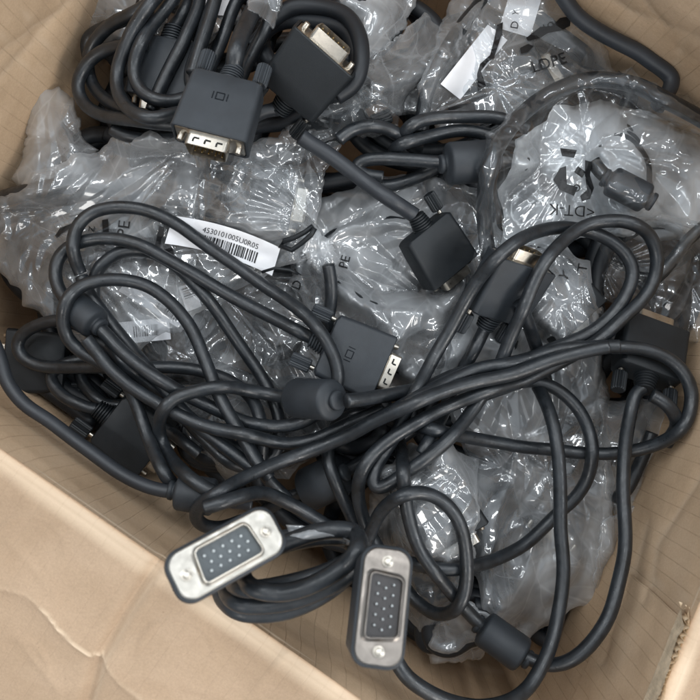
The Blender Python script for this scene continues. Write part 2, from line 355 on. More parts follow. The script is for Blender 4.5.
# ------------------------------------------------------------------ cable parts
class Cable:
    def __init__(self, label, loc=(350, 350, 0), group='loose video cables heaped in the box'):
        self.off = at(*loc)
        self.e = thing('video_cable', label, 'cable', self.off, group)
        self.ends = {}
    def cord(self, pts, zmin=-40, zend=(None, None), mat='cord_rubber', ferr=(), r=R0, stiff=16, step=3.0, free=False, name='cord', ramp_len=45):
        """pts in view coordinates; ferr: list of (px,py,length,radius)"""
        Q = spline(pts, step); n = len(Q)
        rr = np.full(n, r)
        for (fx, fy, fl, fr) in ferr:
            k = int(np.argmin(np.hypot(Q[:, 0] - fx, Q[:, 1] - fy)))
            m = np.abs(np.arange(n) - k) * step < fl / 2
            rr[m] = fr
        if free: z = Q[:, 2] if Q.shape[1] > 2 else np.full(n, zmin, float)
        else: z = solve(Q, rr, zmin, zend, stiff, ramp_len)
        jr = np.random.default_rng(int(abs(Q[0, 0] * 7 + Q[-1, 1] * 3)) % 9999); ss = np.arange(n) * 3.0
        wob = sum(a_ * np.sin(ss / w_ + jr.uniform(0, 6)) for a_, w_ in ((0.7, 26), (0.25, 12))); wob2 = sum(a_ * np.sin(ss / w_ + jr.uniform(0, 6)) for a_, w_ in ((0.7, 29), (0.25, 14)))
        P = atv(Q[:, 0] + wob, Q[:, 1] + wob2, z)
        if not free: P = box_limit(P, r)
        self.P = P; self.Q = Q
        tube(name, P, r, mat, self.e, self.off)
        stamp_cord(Q[:, 0], Q[:, 1], z, rr)
        for (fx, fy, fl, fr) in ferr:
            k = int(np.argmin(np.hypot(Q[:, 0] - fx, Q[:, 1] - fy)))
            c = P[k]; a, b = P[max(0, k - 5)], P[min(n - 1, k + 5)]
            self.ferrite(c, b - a, fl, fr)
        return P
    def ferrite(self, c, d, L, R):
        # turned profile: necks with a groove, barrel with rounded shoulders, seam dots
        h = L / 2
        prof = [(-h - 9, 8.0), (-h - 8, 9.2), (-h - 5, 9.4), (-h - 4.2, 8.4), (-h - 3, 8.4), (-h - 2.4, R * 0.62), (-h - 1.6, R * 0.74), (-h - 1.0, R * 0.86), (-h + 0.2, R * 0.95), (-h + 2.2, R),
                (h - 2.2, R), (h - 0.2, R * 0.95), (h + 1.0, R * 0.86), (h + 1.6, R * 0.74), (h + 2.4, R * 0.62), (h + 3, 8.4), (h + 4.2, 8.4), (h + 5, 9.4), (h + 8, 9.2), (h + 9, 8.0)]
        d = np.asarray(d, float); d /= np.linalg.norm(d)
        P = [np.asarray(c) + d * p[0] for p in prof]
        o = tube('ferrite_core', P, [p[1] for p in prof], 'hood_plastic', self.e, self.off, sides=36)
        return o
    def connector(self, px, py, z, deg, pitch=0, roll=0, style='plug', mat='hood_plastic', axis=None, xaxis=None, emblem=False, lift=True, scale=1.0, one_screw=False):
        """px,py,z: middle of the hood; deg: view angle of the plugging direction (0 right, 90 up); pitch > 0 points up at the viewer"""
        if axis is None:
            a = math.radians(deg); p = math.radians(pitch)
            Y = Vector((math.cos(a) * math.cos(p), math.sin(a) * math.cos(p), math.sin(p)))
            up = Vector((0, 0, 1)); X = Y.cross(up).normalized(); Z = X.cross(Y)
            X, Z = X * math.cos(math.radians(roll)) + Z * math.sin(math.radians(roll)), Z * math.cos(math.radians(roll)) - X * math.sin(math.radians(roll))
        else:
            Y = Vector(axis).normalized(); X = Vector(xaxis); X = (X - Y * X.dot(Y)).normalized(); Z = X.cross(Y)
        if lift and axis is None:
            vals = []
            for u in (-30, -15, 0, 15, 30):
                for v in (-28, -10, 10, 28):
                    q = Vector(at(px, py, z)) + X * u + Y * v; f = fac(q.z); vals.append(float(samp(H, 350 + q.x * f, 350 - q.y * f)) + 14 - (q.z - z))
            z = max(z, sorted(vals)[-4])
        c = Vector(at(px, py, z))
        M = Matrix.Identity(4)
        for k, v in enumerate((X, Y, Z)):
            for j in range(3): M[j][k] = v[j] * scale
        loc = (c - Vector(self.off)) * S
        M2 = M.copy(); M2.translation = loc
        me = hood_meshes(mat)[style]
        hood = bpy.data.objects.new('connector_hood', me['hood']); link(hood, self.e); hood.matrix_local = M2
        for nm, mm, L in me['sub']:
            if nm in ('emblem', 'shell_slots') and not emblem: continue
            if one_screw and nm in ('thumbscrew', 'screw_shaft') and L.translation.x > 0: continue
            o = bpy.data.objects.new(nm, mm); link(o, hood); o.matrix_local = L
        # stamp footprint
        hw, hl, ht = 34 * scale, 31 * scale, 15.5 * scale
        pts = []
        for u in np.linspace(-hw, hw, 35):
            for v in np.linspace(-hl, hl, 32):
                q = c + X * u + Y * v + (Z if Z.z >= 0 else -Z) * ht
                f = fac(q.z); ix = int((350 + q.x * f - X0) / STEP); iy = int((350 - q.y * f - X0) / STEP)
                if 1 <= ix < NG - 1 and 1 <= iy < NG - 1: H[iy - 1:iy + 2, ix - 1:ix + 2] = np.maximum(H[iy - 1:iy + 2, ix - 1:ix + 2], q.z)
        for (u0, u1, v0, v1, hh) in ((-21, 21, 30, 47, 11), (-35, -19, -60, -30, 8), (19, 35, -60, -30, 8), (-11, 11, -50, -30, 10), (-31, -23, 30, 40, 5), (23, 31, 30, 40, 5)):
            for u in np.arange(u0, u1 + 1, 2.0):
                for v in np.arange(v0, v1 + 1, 2.0):
                    q = c + X * u + Y * v + (Z if Z.z >= 0 else -Z) * hh
                    f = fac(q.z); ix = int((350 + q.x * f - X0) / STEP); iy = int((350 - q.y * f - X0) / STEP)
                    if 1 <= ix < NG - 1 and 1 <= iy < NG - 1: H[iy - 1:iy + 2, ix - 1:ix + 2] = np.maximum(H[iy - 1:iy + 2, ix - 1:ix + 2], q.z)
        r = c - Y * 44 * scale; f = fac(r.z)
        return (350 + r.x * f, 350 - r.y * f, r.z)

def rbox(bm, cx, cy, cz, sx, sy, sz, bev, seg=3, taper=None):
    r = bmesh.ops.create_cube(bm, size=1.0)
    vs = r['verts']
    for v in vs:
        v.co = Vector((cx + v.co.x * sx, cy + v.co.y * sy, cz + v.co.z * sz))
        if taper and v.co.y < cy: v.co.x = cx + (v.co.x - cx) * taper[0]; v.co.z = cz + (v.co.z - cz) * taper[1]
    if bev:
        es = list({e for v in vs for e in v.link_edges})
        bmesh.ops.bevel(bm, geom=es, offset=bev, segments=seg, affect='EDGES', profile=0.5)
def cyl(bm, x, z, y0, y1, r0, r1=None, n=20, knurl=0.0):
    r1 = r0 if r1 is None else r1
    rings = []
    for y, r in ((y0, r0 * 0.86), (y0 + (y1 - y0) * 0.06, r0), (y1 - (y1 - y0) * 0.06, r1), (y1, r1 * 0.86)):
        rings.append([bm.verts.new((x + (r - (knurl if k % 2 else 0)) * math.cos(2 * math.pi * k / n), y, z + (r - (knurl if k % 2 else 0)) * math.sin(2 * math.pi * k / n))) for k in range(n)])
    for a, b in zip(rings, rings[1:]):
        for k in range(n): bm.faces.new((a[k], a[(k + 1) % n], b[(k + 1) % n], b[k]))
    bm.faces.new(rings[0][::-1]); bm.faces.new(rings[-1])
def rrect(hw, hh, rad, n=6, dee=0.0):
    """outline (x,z) of a rounded rectangle; dee > 0 narrows the lower side to a D"""
    pts = []
    for (cx, cz, a0) in ((hw - rad, hh - rad, 0), (-hw + rad, hh - rad, 90), (-hw + rad, -hh + rad, 180), (hw - rad, -hh + rad, 270)):
        for k in range(n + 1):
            a = math.radians(a0 + 90 * k / n); x = cx + rad * math.cos(a); z = cz + rad * math.sin(a)
            if dee: x *= 1 - dee * (hh - z) / (2 * hh)
            pts.append((x, z))
    return pts
def loft(bm, rings, cap0=True, cap1=True):
    R = [[bm.verts.new((x, y, z)) for (x, z) in o] for (y, o) in rings]
    for a, b in zip(R, R[1:]):
        n = len(a)
        for k in range(n): bm.faces.new((a[k], b[k], b[(k + 1) % n], a[(k + 1) % n]))
    if cap0: bm.faces.new(R[0])
    if cap1: bm.faces.new(R[-1][::-1])
_HM = {}
def hood_meshes(mat):
    if mat in _HM: return _HM[mat]
    I = Matrix.Identity(4); out = {}
    def screw():
        bm = bmesh.new(); cyl(bm, 0, 0, -21, 0, 7.2, n=36, knurl=0.9); return bm_mesh('thumbscrew', bm, mat, angle=25)
    def shaft():
        bm = bmesh.new(); cyl(bm, 0, 0, 0, 5, 2.6); return bm_mesh('screw_shaft', bm, 'nickel')
    def relief():
        bm = bmesh.new(); rg = []
        for k in range(7):
            y = -47 + k * 2.9; r = 9.0 + k * 0.55
            for dy, dr in ((0, -0.9), (0.5, 0.5), (1.8, 0.5), (2.3, -0.9)):
                rg.append((y + dy, [((r + dr) * math.cos(a), (r + dr) * math.sin(a)) for a in np.linspace(0, 2 * math.pi, 24, endpoint=False)]))
        loft(bm, rg); bmesh.ops.recalc_face_normals(bm, faces=bm.faces); return bm_mesh('strain_relief', bm, mat, angle=35)
    def emblem():
        bm = bmesh.new(); z = 15.62; t = 0.8
        for (cx, cy, sx, sy) in ((0, 3.3, 7.8, t), (0, -3.3, 7.8, t), (-3.6, 0, t, 5.6), (3.6, 0, t, 5.6), (-6.6, 0, t, 7), (6.6, 0, t, 7)):
            rbox(bm, cx, cy - 6, z, sx, sy, 0.5, 0)
        return bm_mesh('emblem', bm, 'emblem_shade', smooth=False)
    def hoodm(kind):
        bm = bmesh.new()
        if kind == 'plug':
            # side grips pinched toward the rear, as one lofted rounded body
            def o(w, h, r): return rrect(w, h, r, 5)
            loft(bm, [(-31, o(27, 11.5, 4)), (-30, o(30, 13.5, 5)), (-28, o(32.5, 14.6, 5.5)), (-10, o(33.5, 15.3, 5)), (24, o(34.5, 15.5, 4.5)), (30, o(35, 15.6, 4.5)), (31, o(34, 14.8, 4.2)), (31.01, o(32.4, 13.2, 3.6)), (28.5, o(32.0, 12.9, 3.5))])
        else:
            def o(w, h, r): return rrect(w, h, r, 8)
            loft(bm, [(-31, o(26, 11.5, 4)), (-28, o(32, 14.6, 5.5)), (-10, o(34, 15.6, 8)), (20, o(36.5, 17, 10)), (28, o(37.5, 17.3, 11)), (31, o(36.8, 16.8, 10.6)), (31.8, o(35.6, 15.6, 10)), (31.7, o(34.5, 14.6, 9))])
        bmesh.ops.recalc_face_normals(bm, faces=bm.faces)
        return bm_mesh('connector_hood', bm, mat, angle=30)
    def plate(kind):
        bm = bmesh.new()
        if kind == 'plug': loft(bm, [(28.4, rrect(31.5, 12.4, 3)), (30.2, rrect(31.5, 12.4, 3)), (30.6, rrect(31, 11.9, 3))])
        else: loft(bm, [(31, rrect(35.2, 15.2, 9.4, 8)), (32.6, rrect(35.2, 15.2, 9.4, 8)), (33.4, rrect(34.4, 14.4, 8.8, 8))])
        bmesh.ops.recalc_face_normals(bm, faces=bm.faces)
        return bm_mesh('face_plate', bm, {'plug': 'nickel', 'face': 'nickel_bright', 'tarn': 'plate_tarnished'}[kind])
    def shell(y0, depth, hw=19.5, hh=10, thick=1.1, matn='nickel', fl_=2.6):
        bm = bmesh.new(); o = rrect(hw, hh, 4.0, 6, 0.12); i = rrect(hw - thick, hh - thick, 3.4, 6, 0.12)
        f = rrect(hw + fl_, hh + fl_, 5.2, 6, 0.10)
        loft(bm, [(y0, f), (y0 + 0.9, f), (y0 + 1.6, rrect(hw + fl_ * 0.38, hh + fl_ * 0.38, 4.6, 6, 0.11)), (y0 + 2.4, o), (y0 + depth - 0.4, o), (y0 + depth, rrect(hw - 0.4, hh - 0.4, 3.8, 6, 0.12)), (y0 + depth, i), (y0 + 0.6, i)], cap0=False)
        bmesh.ops.recalc_face_normals(bm, faces=bm.faces)
        return bm_mesh('plug_shell', bm, matn)
    def block(y0, y1, mname, e=0.0):
        bm = bmesh.new(); o = rrect(18.2 + e, 8.7 + e, 3.2, 6, 0.12); loft(bm, [(y0, o), (y1, o)]); bmesh.ops.recalc_face_normals(bm, faces=bm.faces)
        return bm_mesh('insulator', bm, mname)
    def pins(y0, y1, r, mname):
        bm = bmesh.new()
        for row in range(3):
            for k in range(5):
                cyl(bm, (k - 2) * 6.2 + (1.5 if row == 1 else -0.8), 5.0 - row * 4.9, y0, y1, r, r * 0.9, n=10)
        return bm_mesh('contact_pins', bm, mname)
    def slots():
        bm = bmesh.new()
        for k in (-1, 0, 1):
            rbox(bm, k * 10.5 - 0.8, 36.4, 10.05, 5.2, 1.6, 0.5, 0); rbox(bm, k * 10.5 + 1.6, 38.6, 10.1, 1.6, 3.6, 0.5, 0)
        return bm_mesh('shell_slots', bm, 'slot_shade', smooth=False)
    def stud(y0, L, r):
        bm = bmesh.new(); cyl(bm, 0, 0, y0, y0 + L, r, r * 0.9, n=20); return bm_mesh('screw_tip', bm, 'nickel')
    sm, shf, rl, em = screw(), shaft(), relief(), emblem()
    def T(x, y, z=0): return Matrix.Translation((x * S, y * S, z * S))
    common = [('thumbscrew', sm, T(-26.5, -36)), ('thumbscrew', sm, T(26.5, -36)), ('screw_shaft', shf, T(-26.5, -36.5)), ('screw_shaft', shf, T(26.5, -36.5)), ('strain_relief', rl, T(0, 0)), ('emblem', em, I)]
    st = stud(30, 7, 3.0)
    out['plug'] = {'hood': hoodm('plug'), 'sub': common + [('face_plate', plate('plug'), I), ('plug_shell', shell(30.2, 13), I), ('insulator', block(31, 33, 'insulator_dark'), I),
                   ('contact_pins', pins(32.5, 41, 0.8, 'gold'), I), ('shell_slots', slots(), I), ('screw_tip', st, T(-26.5, 0)), ('screw_tip', st, T(26.5, 0))]}
    def ringstud():
        bm = bmesh.new(); cyl(bm, 0, 0, 33, 35.2, 3.6, 3.6, n=24); cyl(bm, 0, 0, 35, 37.5, 2.7, 2.3, n=20); return bm_mesh('screw_tip', bm, 'nickel')
    rs = ringstud()
    fp = plate('face')
    out['face_grey'] = {'hood': hoodm('face'), 'sub': common[:5] + [('face_plate', fp, I), ('plug_shell', shell(33.2, 6.5, 20.5, 11.2, 0.8, matn='nickel', fl_=1.3), I), ('insulator', block(33.4, 34.6, 'insulator_grey', 1.4), I),
                        ('contact_pins', pins(34.4, 37.0, 1.0, 'pin_dull'), I), ('screw_tip', rs, T(-27, 0)), ('screw_tip', rs, T(27, 0))]}
    out['face_dark'] = {'hood': out['face_grey']['hood'], 'sub': common[:5] + [('face_plate', plate('tarn'), I), ('plug_shell', shell(33.2, 7.0, 20.5, 11.0, 0.8, matn='plate_tarnished', fl_=1.8), I), ('insulator', block(33.4, 34.4, 'insulator_dark', 1.3), I),
                        ('contact_pins', pins(34.2, 39.5, 0.75, 'pin_dull'), I), ('screw_tip', rs, T(-27, 0)), ('screw_tip', rs, T(27, 0))]}
    _HM[mat] = out
    return out

# ------------------------------------------------------------------ plastic bags
class Bag:
    def __init__(self, label, poly, zmin, puff=10, centre=None, gathers=(), seed=1, mat='film_mid', amp=1.0, sink=0.0, cling=10, back=True, base=None, dens=1.0, name='plastic_bag', smooth_sig=10, edge=4.0, group='clear plastic bags in the box'):
        global H
        R = np.random.default_rng(seed)
        P = np.array(poly, float)
        self.c = np.array(centre if centre is not None else P.mean(0))
        PP = []
        for k in range(len(P)):
            a_, b_ = P[k], P[(k + 1) % len(P)]; nn_ = max(2, int(np.hypot(*(b_ - a_)) / 4))
            for t_ in np.linspace(0, 1, nn_, endpoint=False):
                PP.append(a_ + (b_ - a_) * t_ + (self.c - a_) * 0.10 * math.sin(math.pi * t_) * edge / 8)
        Q = np.array(PP)
        th = np.arctan2(Q[:, 1] - self.c[1], Q[:, 0] - self.c[0]); ra = np.hypot(Q[:, 0] - self.c[0], Q[:, 1] - self.c[1])
        T = np.linspace(-math.pi, math.pi, 721); rad = np.zeros(721)
        ths = np.unwrap(th)
        sgn = 1 if ths[-1] > ths[0] else -1
        o = np.argsort(th); rad = np.interp(T, th[o], ra[o], period=2 * math.pi)
        # ragged crumpled outline
        for k, a in ((9, 2.2), (17, 1.6), (31, 1.1), (57, 0.7)):
            rad += a * amp * np.abs(np.sin(T * k / 2 + R.uniform(0, 6))) * (edge / 4) - a * 0.5
        self.T, self.rad = T, rad
        self.zmin, self.puff, self.amp = zmin, puff, amp
        self.under = H.copy()
        B = base if base is not None else self.under
        Hs = np.maximum(H, gblur(dilate(H, cling), smooth_sig)); Hs = gblur(Hs, 2.5) + 1.0
        self.Hs = Hs
        x0, y0 = P.min(0) - 15; x1, y1 = P.max(0) + 15; area = (x1 - x0) * (y1 - y0)
        def segs(n, l0, l1, gat):
            c = np.stack([R.uniform(x0, x1, n), R.uniform(y0, y1, n)], -1); a = R.uniform(0, math.pi, n)
            if gat and len(gathers):
                G = np.array([g[:2] for g in gathers], float); k = np.argmin(((c[:, None] - G[None]) ** 2).sum(-1), 1)
                a2 = np.arctan2(c[:, 1] - G[k, 1], c[:, 0] - G[k, 0]) + R.normal(0, 0.25, n); a = np.where(R.uniform(size=n) < 0.75, a2, a)
            else:
                a = np.where(R.uniform(size=n) < 0.55, R.choice(R.uniform(0, math.pi, 3), n) + R.normal(0, 0.2, n), a)
            l = R.uniform(l0, l1, n) / 2; d = np.stack([np.cos(a), np.sin(a)], -1) * l[:, None]
            return c - d, c + d, R.uniform(0.5, 1.3, n)
        self.s1 = segs(int(area / 50 ** 2 * dens) + 3, 60, 190, True); self.s2 = segs(int(area / 30 ** 2 * dens) + 4, 25, 95, True); self.s3 = segs(int(area / 13 ** 2 * dens) + 4, 6, 24, False)
        self.gathers = gathers; self.ph = R.uniform(0, 6, 12)
        self.off = at(self.c[0], self.c[1], zmin)
        self.e = thing(name, label, 'plastic bag', self.off, group)
        n_t = int(np.clip(2 * math.pi * rad.mean() / 2.0, 90, 640)); n_r = int(np.clip(rad.max() / 2.0, 16, 130))
        tt = np.linspace(-math.pi, math.pi, n_t, endpoint=False); rr = np.linspace(0, 1, n_r + 1)[1:] ** 0.92
        rb = np.interp(tt, T, rad)
        PX = np.concatenate([[self.c[0]], (self.c[0] + rr[:, None] * rb * np.cos(tt)).ravel()])
        PY = np.concatenate([[self.c[1]], (self.c[1] + rr[:, None] * rb * np.sin(tt)).ravel()])
        # gather distortion sideways so the folds lean a little
        z = self.top(PX, PY)
        V = atv(PX, PY, z)
        i = np.arange(n_r - 1)[:, None] * n_t + 1; j = np.arange(n_t)[None]; j2 = (j + 1) % n_t
        Fq = np.stack([i + j, i + n_t + j, i + n_t + j2, i + j2], -1).reshape(-1, 4)
        Ft = np.stack([np.zeros(n_t, int), np.arange(n_t) + 1, (np.arange(n_t) + 1) % n_t + 1], -1)
        F = [tuple(f) for f in Fq.tolist()] + [tuple(f) for f in Ft.tolist()]
        self.mesh = mesh_np('front_film', V, F, mat, self.e, off=self.off)
        if back:
            nb_t, nb_r = max(40, n_t // 4), max(6, n_r // 4)
            tt = np.linspace(-math.pi, math.pi, nb_t, endpoint=False); rr = np.linspace(0, 1, nb_r + 1)[1:]; rb = np.interp(tt, T, rad) * 0.985
            PX = np.concatenate([[self.c[0]], (self.c[0] + rr[:, None] * rb * np.cos(tt)).ravel()]); PY = np.concatenate([[self.c[1]], (self.c[1] + rr[:, None] * rb * np.sin(tt)).ravel()])
            zt = self.top(PX, PY); zb = np.minimum(zt - 2, np.maximum(samp(gblur(B, 8), PX, PY) + 1.5, zmin - 40)); 
            i = np.arange(nb_r - 1)[:, None] * nb_t + 1; j = np.arange(nb_t)[None]; j2 = (j + 1) % nb_t
            Fq = np.stack([i + j, i + nb_t + j, i + nb_t + j2, i + j2], -1).reshape(-1, 4); Ft = np.stack([np.zeros(nb_t, int), np.arange(nb_t) + 1, (np.arange(nb_t) + 1) % nb_t + 1], -1)
            mesh_np('back_film', atv(PX, PY, zb), [tuple(f) for f in Fq.tolist()] + [tuple(f) for f in Ft.tolist()], 'film_back', self.e, off=self.off)
        # stamp
        m = self.rho(GX, GY) < 1.0
        yy, xx = np.where(m)
        zt = self.top(gx[xx], gx[yy]); H[yy, xx] = np.maximum(H[yy, xx], zt + 0.5)
    def rho(self, px, py):
        d = np.hypot(px - self.c[0], py - self.c[1]); a = np.arctan2(py - self.c[1], px - self.c[0]); return d / np.interp(a, self.T, self.rad)
    def segd(self, px, py, s):
        A, B, w = s; best = np.full(px.shape, 1e9)
        for a, b, q in zip(A, B, w):
            d = b - a; t = np.clip(((px - a[0]) * d[0] + (py - a[1]) * d[1]) / (d @ d + 1e-6), 0, 1)
            best = np.minimum(best, np.hypot(px - a[0] - t * d[0], py - a[1] - t * d[1]) * q)
        return best
    def top(self, px, py):
        px = np.asarray(px, float); py = np.asarray(py, float); sh = px.shape; px = px.ravel(); py = py.ravel()
        rho = self.rho(px, py)
        dome = np.sqrt(np.clip(1 - rho ** 3, 0, 1))
        z = np.maximum(samp(self.Hs, px, py), self.zmin + self.puff * dome)
        wx = px + 4 * np.sin(py / 33 + self.ph[0]); wy = py + 4 * np.sin(px / 37 + self.ph[2])
        sp = lambda d, c: c * (1 - np.exp(-d / c))
        patch = 0.5 + 0.5 * np.sin(px / 31 + self.ph[4]) * np.sin(py / 26 + self.ph[5])
        h = np.minimum(self.segd(wx, wy, self.s1), 24) * 0.42 + np.minimum(self.segd(wx, wy, self.s2), 9) * 0.42 * (0.15 + 0.95 * patch) + np.minimum(self.segd(px, py, self.s3), 4) * 0.30 * np.clip(patch * 1.6 - 0.8, 0, 1)
        for g in self.gathers:
            d = np.hypot(px - g[0], py - g[1]); a = np.arctan2(py - g[1], px - g[0]); L = g[2] if len(g) > 2 else 60
            k = g[3] if len(g) > 3 else 0
            if k < 30: continue
            tri = np.abs(((a * k / (2 * math.pi) + 0.35 * np.sin(d / 17 + g[0]) + 0.2 * np.sin(3 * a)) % 1) * 2 - 1)
            h += tri * np.minimum(d / 14, 1) * 5 * np.exp(-d / (L * 0.6))
        z = z + h * self.amp * np.clip((1.06 - rho) * 9, 0.25, 1)
        z -= 5 * np.clip((rho - 0.93) / 0.07, 0, 1) ** 2
        return z.reshape(sh)
    # things printed on / stuck to the film
    def decal(self, name, V2, F, mat, lift=0.9, parent=None):
        V2 = np.asarray(V2, float); z = self.top(V2[:, 0], V2[:, 1]) + lift
        return mesh_np(name, atv(V2[:, 0], V2[:, 1], z), F, mat, parent or self.e, smooth=False, off=self.off)
    def ink(self, name, polys, mat='ink', lift=1.0):
        """polys: list of (list of 2-D points) triangulated after subdivision"""
        bm = bmesh.new()
        for p in polys:
            vs = [bm.verts.new((x, y, 0)) for x, y in p]; bm.faces.new(vs)
        bmesh.ops.triangulate(bm, faces=bm.faces)
        for _ in range(3):
            es = [e for e in bm.edges if e.calc_length() > 3.0]
            if not es: break
            bmesh.ops.subdivide_edges(bm, edges=es, cuts=1); bmesh.ops.triangulate(bm, faces=bm.faces)
        V = [(v.co.x, v.co.y) for v in bm.verts]; F = [tuple(v.index for v in f.verts) for f in bm.faces]
        bm.verts.index_update(); F = [tuple(v.index for v in f.verts) for f in bm.faces]; bm.free()
        return self.decal(name, V, F, mat, lift)
    def text(self, s, px, py, size, deg, mirror=False, mat='ink', name='printed_text', lift=1.0, parent=None, base=None):
        V, F = text_mesh(s)
        V = V * size; a = math.radians(deg)
        if mirror: V[:, 0] *= -1
        x = V[:, 0] * math.cos(a) - V[:, 1] * math.sin(a); y = V[:, 0] * math.sin(a) + V[:, 1] * math.cos(a)
        P = np.stack([px + x, py - y], -1)
        if base: return base(name, P, F, mat, lift)
        return self.decal(name, P, F, mat, lift, parent)

_TX = {}
def text_mesh(s):
    if s not in _TX:
        cu = bpy.data.curves.new('lettering', 'FONT'); cu.body = s; cu.align_x = 'CENTER'; cu.align_y = 'CENTER'; cu.size = 1.0; cu.resolution_u = 3
        o = bpy.data.objects.new('lettering', cu); COL.objects.link(o)
        dg = bpy.context.evaluated_depsgraph_get(); me = bpy.data.meshes.new_from_object(o.evaluated_get(dg))
        bm = bmesh.new(); bm.from_mesh(me); bmesh.ops.triangulate(bm, faces=bm.faces)
        bm.verts.index_update()
        V = np.array([(v.co.x, v.co.y) for v in bm.verts]); F = [tuple(v.index for v in f.verts) for f in bm.faces]; bm.free()
        bpy.data.objects.remove(o); bpy.data.meshes.remove(me); bpy.data.curves.remove(cu)
        _TX[s] = (V, F)
    V, F = _TX[s]; return V.copy(), F

def arrow_glyph(cx, cy, s, deg):
    """one bent arrow of a recycling mark"""
    P = [(-1.0, -0.9), (-0.35, -0.9), (0.25, 0.1), (0.6, -0.1), (0.45, 0.95), (-0.5, 0.55), (-0.2, 0.38)]
    a = math.radians(deg); return [(cx + s * (x * math.cos(a) - y * math.sin(a)), cy - s * (x * math.sin(a) + y * math.cos(a))) for x, y in P]

def sticker(bag, c, u, L, W, number=None, lift=1.6, code=(0.1, 0.9, -0.1, 0.85), seed=3, curve=0.0):
    """paper label stuck to the film: c centre px, u unit direction of its long side"""
    u = np.array(u, float); u /= np.linalg.norm(u); v = np.array([-u[1], u[0]])
    nu, nv = 30, 10
    U, Vv = np.meshgrid(np.linspace(-1, 1, nu), np.linspace(-1, 1, nv)); 
    def pos(a, b, l):
        a = np.asarray(a); b = np.asarray(b)
        X = c[0] + u[0] * a * L / 2 + v[0] * b * W / 2 - v[0] * curve * (a * a); Y = c[1] + u[1] * a * L / 2 + v[1] * b * W / 2 - v[1] * curve * (a * a)
        return X, Y
    # a smooth sheet riding on the folds' tops
    def zf(a, b):
        X, Y = pos(a, b, 0)
        z = np.maximum.reduce([bag.top(X + dx, Y + dy) for dx, dy in ((0, 0), (7, 0), (-7, 0), (0, 7), (0, -7))])
        return z
    Z = zf(U.ravel(), Vv.ravel()).reshape(U.shape)
    from_grid = Z.copy()
    for _ in range(6):
        Zp = np.pad(from_grid, 1, mode='edge'); from_grid = np.maximum((Zp[:-2, 1:-1] + Zp[2:, 1:-1] + Zp[1:-1, :-2] + Zp[1:-1, 2:] + 2 * from_grid) / 6, Z - 3)
    Zs = from_grid + lift
    def zi(a, b):
        fx = np.clip((np.asarray(a) + 1) / 2 * (nu - 1), 0, nu - 1.001); fy = np.clip((np.asarray(b) + 1) / 2 * (nv - 1), 0, nv - 1.001)
        ix = fx.astype(int); iy = fy.astype(int); tx = fx - ix; ty = fy - iy
        return (Zs[iy, ix] * (1 - tx) + Zs[iy, ix + 1] * tx) * (1 - ty) + (Zs[iy + 1, ix] * (1 - tx) + Zs[iy + 1, ix + 1] * tx) * ty
    X, Y = pos(U.ravel(), Vv.ravel(), 0); idx = np.arange(nu * nv).reshape(nv, nu)
    F = np.stack([idx[:-1, :-1], idx[:-1, 1:], idx[1:, 1:], idx[1:, :-1]], -1).reshape(-1, 4)
    sk = mesh_np('label_sticker', atv(X, Y, Zs.ravel()), F, 'paper_white', bag.e, off=bag.off)
    def put(name, A, B, F, mat='ink', lift=0.5):
        A = np.asarray(A); B = np.asarray(B); X, Y = pos(A, B, 0)
        mesh_np(name, atv(X, Y, zi(A, B) + lift), F, mat, sk, smooth=False, off=bag.off)
    if code:
        R = random.Random(seed); A, B, F = [], [], []; a = code[0]; n = 0
        a0, a1, b0, b1 = code
        while a < a1:
            w = R.choice((0.55, 0.55, 1.0, 1.5)) * 2.0 / L
            for k in range(3):
                t0 = k / 3; t1 = (k + 1) / 3; bb0 = b0 + (b1 - b0) * t0; bb1 = b0 + (b1 - b0) * t1
                A += [a, a + w, a + w, a]; B += [bb0, bb0, bb1, bb1]; F.append((n, n + 1, n + 2, n + 3)); n += 4
            a += w + R.choice((0.6, 0.9, 1.4)) * 2.0 / L
        put('barcode', A, B, F)
    if number:
        V, F = text_mesh(number); w = V[:, 0].max() - V[:, 0].min(); a0, a1 = (code[0], code[1]) if code else (-.6, .6)
        A = (V[:, 0] / w + 0.5) * (a1 - a0) + a0; B = (code[2] - 0.34) - V[:, 1] / w * (a1 - a0) * L / W
        put('label_number', A, B, F, 'ink_grey')
    return sk

def coil_pts(cx, cy, rx, ry, rot, turns, seed, jit=6, start=0.0, n=14):
    R = random.Random(seed); P = []; a = math.radians(rot); N = int(turns * n)
    drift = (R.uniform(-1, 1), R.uniform(-1, 1))
    for k in range(N + 1):
        t = start + 2 * math.pi * k / n; q = k / n
        x = (rx + R.uniform(-jit, jit) * 0.6 - q * 2.5) * math.cos(t) + drift[0] * jit * q * 0.7; y = (ry + R.uniform(-jit, jit) * 0.6) * math.sin(t) + drift[1] * jit * q * 0.7
        P.append((cx + x * math.cos(a) - y * math.sin(a), cy - (x * math.sin(a) + y * math.cos(a))))
    return P
